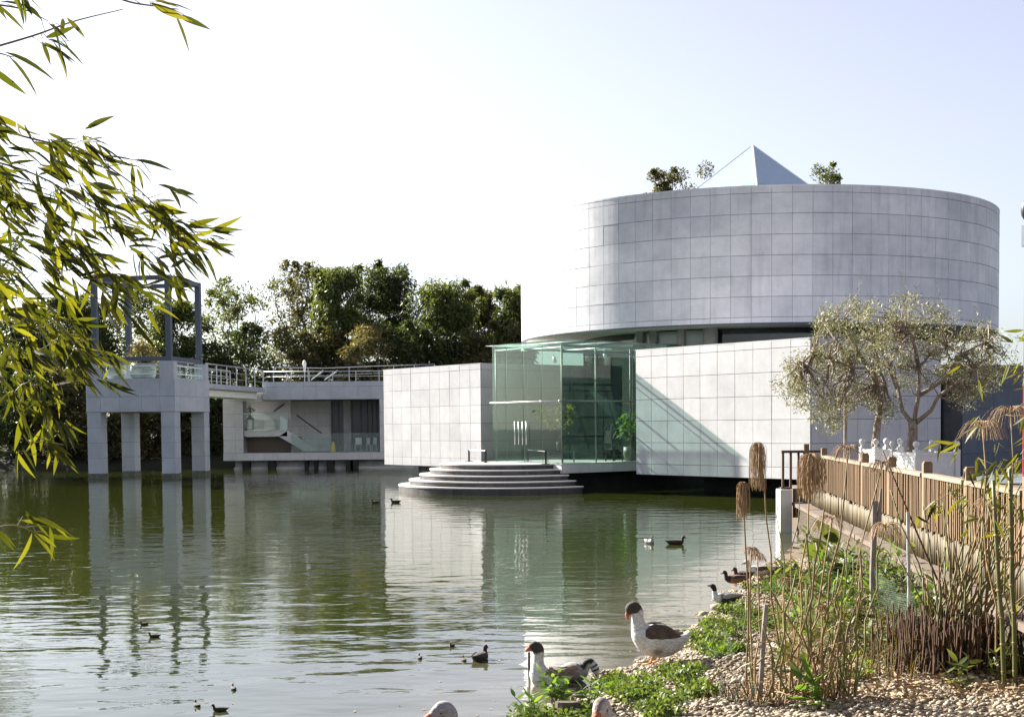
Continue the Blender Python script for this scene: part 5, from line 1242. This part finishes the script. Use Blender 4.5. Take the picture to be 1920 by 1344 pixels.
rowsC = [(1042, 1262, 3, 7), (1052, 1262, 12, 14), (1068, 1259, 18, 19), (1086, 1258, 18, 18), (1096, 1250, 11, 11), (1101, 1243, 8.5, 8), (1107, 1241, 8, 7.5), (1113, 1247, 8, 7), (1117, 1255, 7.5, 7), (1119, 1262, 5, 5), (1120, 1268, 3, 3.5), (1120.5, 1274, 1.2, 2)]
def colC(t, a, v):
    n_ = 11.
    if t > 9.2/n_: return 2
    if t > 7.7/n_ and t < 8.1/n_: return 6
    if t > 6.3/n_: return 0 if not (6.9 < t*n_ < 7.2) else 6
    if t > 3.7/n_: return 6 if math.sin(a) > -.2 else 7
    return 4
gl3 = onz(1075, 1276, 0)
rowsC = [(2*1075-x, y, h, w_) for x, y, h, w_ in rowsC]
goose(gl3, math.pi, rowsC, 'grey goose with black barred white head bent down to drink', colC, GM, legs=False, anchor=(1075, 1276), unit=gl3[1]/FPX)
# two geese near the camera, mostly below the frame
def near_goose(px, py, zhead, heading, label, colour):
    q = onz(px, py, zhead); off = V3(-.165, 0, 0); c_, s_ = math.cos(heading), math.sin(heading)
    loc = V3(q[0]-(off[0]*c_), q[1]-(off[0]*s_), 0); loc[2] = 0 if loc[0] < SX(loc[1]) else float(gz(loc[0], loc[1]))
    goose(loc, heading, rowsB2, label, colour, GM, wing=wingA, eye=(1180, 1139, 8.6))
rowsB2 = rowsA[:8]+[(1192, 1150, 10.5, 9.5), (1191, 1142, 11, 9.5), (1185, 1136, 11, 9.3), (1178, 1138, 9, 8), (1172, 1141, 6, 6.2), (1167, 1143, 4, 5), (1160, 1146, 1.8, 3)]
def colD(t, a, v): return 2 if t > 12.6/nA_ else (4 if t > 7/nA_ else (4 if math.sin(a) > .3 else 7))
def colE(t, a, v): return 2 if t > 12.5/nA_ else (7 if math.sin(a) < .8 or t < .3 else 5) if t > 6/nA_ else 5
near_goose(832, 1314, .655, .25, 'grey goose head with pink bill rising at the bottom of the water', colD)
near_goose(1128, 1300, .80, 1.15, 'pale buff goose head with orange bill at the bottom of the bank', colE)

DK = [(.205, .10, .004, .012), (.165, .085, .022, .035), (.10, .065, .05, .065), (.02, .055, .066, .085), (-.07, .058, .064, .08), (-.125, .075, .046, .052), (-.142, .108, .031, .031), (-.146, .138, .028, .027), (-.160, .160, .032, .028), (-.182, .160, .027, .025), (-.202, .152, .013, .016), (-.238, .144, .005, .014)]
DM = {'brown': ('rust', 'downbrown', 'downbrown', 'billgrey'), 'dark': ('g_black', 'g_black', 'g_black', 'billgrey'), 'mallard': ('g_grey', 'rust', 'g_black', 'billgrey'), 'pied': ('g_brown', 'g_white', 'g_black', 'billgrey'), 'down': ('downbrown', 'downbrown', 'downbrown', 'billgrey'), 'pale': ('g_pale', 'g_white', 'g_white', 'billgrey'), 'olive': ('downbrown', 'g_brown', 'g_brown', 'billgrey')}
def duck(px, py, heading, scale, kind, label, name='duck', z=0., wings=True, group='ducks on the lake', neck=0.):
    q = onz(px, py, z); q[2] = z
    t_ = thing(name, q, label, name, group)
    W = Matrix.Translation(Vector(tuple(map(float, q)))) @ Matrix.Rotation(heading, 4, 'Z') @ Matrix.Scale(scale, 4)
    rows = [(x, z_+max(0, (i-5)*neck), h, w_) for i, (x, z_, h, w_) in enumerate(DK)]
    if z == 0: rows = [(x, z_-.025, h, w_) for x, z_, h, w_ in rows]
    nn = len(rows)-1.
    def col(t, a, v): return 3 if t > 9.4/nn else 2 if t > 6.6/nn else 1 if t > 4.2/nn else 0
    soft(loft(rows, 8, 20, 0, col), 'body', [M[k] for k in DM[kind]], t_, W)
    if wings:
        for sg in (-1, 1):
            lo_ = loft([(-.07, .075, .012, .01), (-.03, .078, .038, .018), (.05, .08, .04, .02), (.12, .09, .022, .014), (.19, .10, .003, .004)], 3, 10)
            vv = np.array(lo_.v); vv[:, 1] += sg*(.068-.35*np.clip(vv[:, 0], 0, .2)*.6); vv[:, 2] -= .025 if z == 0 else 0; lo_.v = [tuple(v) for v in vv]; fin(lo_, 'wing', M['g_brown' if kind != 'pied' else 'g_grey'], t_, W)
    if z > 0:
        for sg in (-1, 1):
            lb = MB(); lb.tube([(.01, sg*.03, .02), (.01, sg*.03, -.055)], .008, 6); lb.add([(.02, sg*.03, -.05), (-.05, sg*.03-.025, -.058), (-.05, sg*.03+.025, -.058)], [(0, 1, 2)]); fin(lb, 'leg', M['orangeleg'], t_, W)
    return t_
duck(742, 942, .1, .9, 'dark', 'dark duck swimming by the foot of the round steps, facing left')
duck(704, 943, .3, .8, 'dark', 'dark duck at the left of the pair before the round steps')
duck(1217, 1018, 1.9, 1., 'pied', 'black and white duck seen from behind, swimming before the white wall')
duck(1266, 1020, math.pi, 1.05, 'olive', 'dark brown duck swimming right with head low before the white wall')
duck(900, 1236, -2.0, .85, 'down', 'adult brown duck swimming among ducklings in the lower middle')
for (px, py, hd, lab) in ((787, 1234, -1.4, 'duckling left of the adult brown duck'), (848, 1211, 1.2, 'dark duckling behind the adult brown duck'), (870, 1238, -1.3, 'duckling close to the left of the adult brown duck'),
                          (271, 1171, .4, 'far duckling in the reflection of the tower frame'), (290, 1194, .2, 'duckling below the far one in the reflection of the tower frame'), (438, 1292, -1.2, 'duckling alone in the bright water, lower left'),
                          (370, 1323, -1.0, 'duckling at the left of the bottom pair'), (413, 1332, .1, 'duckling at the right of the bottom pair')):
    duck(px, py, hd, .31 if px not in (413, 290) else .38, 'down', lab, 'duckling', 0., False, 'ducklings on the lake')
duck(1378, 1092, .2, 1., 'brown', 'brown duck with rusty breast standing on the bank, front of the pair', z=.10, group='ducks on the bank')
duck(1394, 1086, .5, 1.05, 'olive', 'dark brown duck standing behind the rusty breasted one', z=.10, group='ducks on the bank')
duck(1425, 1078, .1, 1.3, 'pale', 'pale duck resting behind the papyrus stems', z=.08, group='ducks on the bank')
duck(1458, 1075, math.pi, 1.0, 'olive', 'brown duck resting right of the pale one', z=.08, group='ducks on the bank')
duck(1362, 1130, .15, 1.15, 'pied', 'black headed duck with white breast at the water edge', z=.07, neck=.012, group='ducks on the bank')

# ------------------------------------------------------------------ bamboo at the left and right edges
BL = [leaf_mesh('leaf', w_, M['leaf_bamboo'], .25, c_) for w_, c_ in ((.15, .05), (.165, .18), (.135, .30))]
BY = [leaf_mesh('leaf', w_, M['leaf_yellow'], .25, c_) for w_, c_ in ((.15, .05), (.18, .2))]
def spray(path, Y, nleaf, label, sig=28, Lpx=(42, 78), ang=(10, 75), ms=BL, name='bamboo_branch', tw=.35, cluster=5):
    P = np.array([aty(x, y, Y) for x, y in path]); q0 = P[0]
    t_ = thing(name, q0, label, 'bamboo', 'bamboo branches')
    C = catmull(P, 6); b = MB(); b.tube(C, np.linspace(.006, .002, len(C)), 6)
    u = Y/FPX; s_ = np.linspace(0, 1, len(C)); k = 0
    while k < nleaf:
        f = rng.random()**.8; c_ = np.array([np.interp(f, s_, C[:, i]) for i in range(3)])
        off = V3(rng.normal(0, sig*u), rng.normal(0, .18), rng.normal(0, sig*u)); e = c_+off
        if rng.random() < .8: b.tube(wobble(c_, e, 3, .06), [.0022, .0018, .0014, .001], 4)
        a0 = math.radians(rng.uniform(*ang))
        for _ in range(rng.integers(2, cluster)):
            a = a0+rng.normal(0, .35); L = rng.uniform(*Lpx)*u; d = V3(math.cos(a), rng.normal(0, .45), -math.sin(a))
            place_leaf(ms[rng.integers(len(ms))], t_, e+V3(*rng.normal(0, .012, 3)), d, L, V3(rng.normal(0, .8), -.6, rng.normal(.5, .7))); k += 1
    b.build('twig', M['twig'], t_, True)
spray([(-60, 225), (40, 255), (150, 285), (235, 335), (300, 395), (345, 450)], 6.6, 170, 'uppermost dense bamboo branch arching over the sky to the right', 22)
spray([(-60, 290), (60, 325), (160, 380), (250, 440), (325, 520)], 6.9, 150, 'bamboo branch whose tip hangs beside the tower frame', 24)
spray([(-60, 350), (40, 390), (110, 440), (170, 500), (205, 560)], 6.5, 150, 'bamboo branch crossing the left post of the tower frame', 28)
spray([(-60, 470), (20, 495), (80, 560), (125, 625), (160, 675)], 6.3, 120, 'bamboo branch hanging over the left corner of the tower', 26)
spray([(-60, 600), (0, 640), (50, 700), (80, 770), (95, 830)], 6.2, 105, 'lowest thick bamboo branch hanging down at the left edge', 26, ang=(35, 100))
spray([(-70, 540), (-10, 560), (40, 600), (80, 640)], 6.8, 85, 'bamboo branch in the middle of the left edge', 32)
spray([(-70, 250), (-30, 290), (10, 350), (40, 430)], 6.4, 70, 'bamboo branch hugging the left edge below the top twig', 30)
spray([(-60, 5), (0, 10), (50, 20), (90, 40)], 6.3, 14, 'bamboo twig with dark leaves in the top left corner', 16, (50, 85), (-5, 90), cluster=3)
spray([(-50, 100), (60, 68), (140, 40), (230, 18)], 6.4, 10, 'thin bare bamboo twig with few leaves at the top left corner', 10, (50, 75), (-5, 85), tw=.1, cluster=3)
spray([(150, -40), (230, 0), (290, 12), (335, 18)], 6.4, 9, 'bamboo twig end with yellowish leaves at the top', 8, (55, 85), (5, 60), BL[:1]+BY, cluster=3)
spray([(-60, 110), (-10, 100), (26, 108)], 6.0, 4, 'single dark bamboo leaf below the top twig', 6, (85, 100), (15, 35), cluster=3)
spray([(-60, 1010), (-10, 990), (30, 985), (70, 1000)], 5.6, 16, 'dim bamboo spray hanging over the water at the left edge', 12, (45, 80), (5, 60), cluster=4)
spray([(1960, 640), (1935, 640), (1900, 632)], 11.5, 5, 'bamboo twig with upright leaves at the right edge against the sky', 6, (28, 42), (150, 260), BY, cluster=3)
spray([(1970, 660), (1920, 690), (1850, 690), (1790, 700)], 11.8, 16, 'yellow leaved bamboo twig crossing the olive crown', 12, (25, 45), (80, 150), BY, cluster=3)
spray([(1960, 720), (1900, 770), (1830, 800), (1770, 840)], 11.8, 16, 'yellow leaved bamboo twig right of the planter', 14, (25, 48), (80, 160), BY, cluster=3)
spray([(1970, 830), (1920, 860), (1860, 890), (1790, 920), (1740, 950)], 12.0, 60, 'leafy bamboo twig before the right end of the fence', 22, (22, 42), (60, 170), BY+BL, cluster=4)
spray([(1970, 780), (1930, 830), (1900, 880), (1890, 960)], 12.2, 90, 'dense bamboo foliage at the right edge above the fence rail', 26, (22, 42), (40, 150), BY+BL, cluster=5)
spray([(1950, 1250), (1900, 1150), (1880, 1000), (1870, 900)], 12.4, 20, 'bamboo cane with few leaves in front of the right fence', 26, (22, 42), (40, 150), BY+BL, cluster=3)
for (bx, tx, ty, lab) in ((1905, 1893, 880, 'thick bamboo cane at the right edge'), (1885, 1862, 900, 'greenish bamboo cane second from the right edge')):
    q = onz(bx, 1310, .05); t_ = thing('bamboo_cane', q, lab, 'bamboo'); e = aty(tx, ty, q[1]); b = MB(); pts = wobble(q, e, 8, .004); rr = []
    b.tube(pts, np.linspace(.022, .016, 9), 10); b.build('culm', M['reedgreen'], t_, True)
    for p_ in pts[1:-1]: b = MB(); b.tube([p_-Z*.012, p_, p_+Z*.012], [.019, .0245, .019], 10); b.build('node', M['reed'], t_, True)
# a bird far off in the sky
q = aty(978, 436, 140.); t_ = thing('flying_bird', q, 'tiny bird flying left of the drum', 'bird')
b = MB(); b.ball(q, .07, 8, sq=(2, .8, .8)); b.build('body', M['g_taupe'], t_, True)
for sg in (-1, 1): b = MB(); b.add([q+V3(-.06, 0, .02), q+V3(.08, 0, .02), q+V3(.06, .3*sg, .16), q+V3(-.02, .3*sg, .17)], [(0, 1, 2, 3), (3, 2, 1, 0)]); b.build('wing', M['g_taupe'], t_)
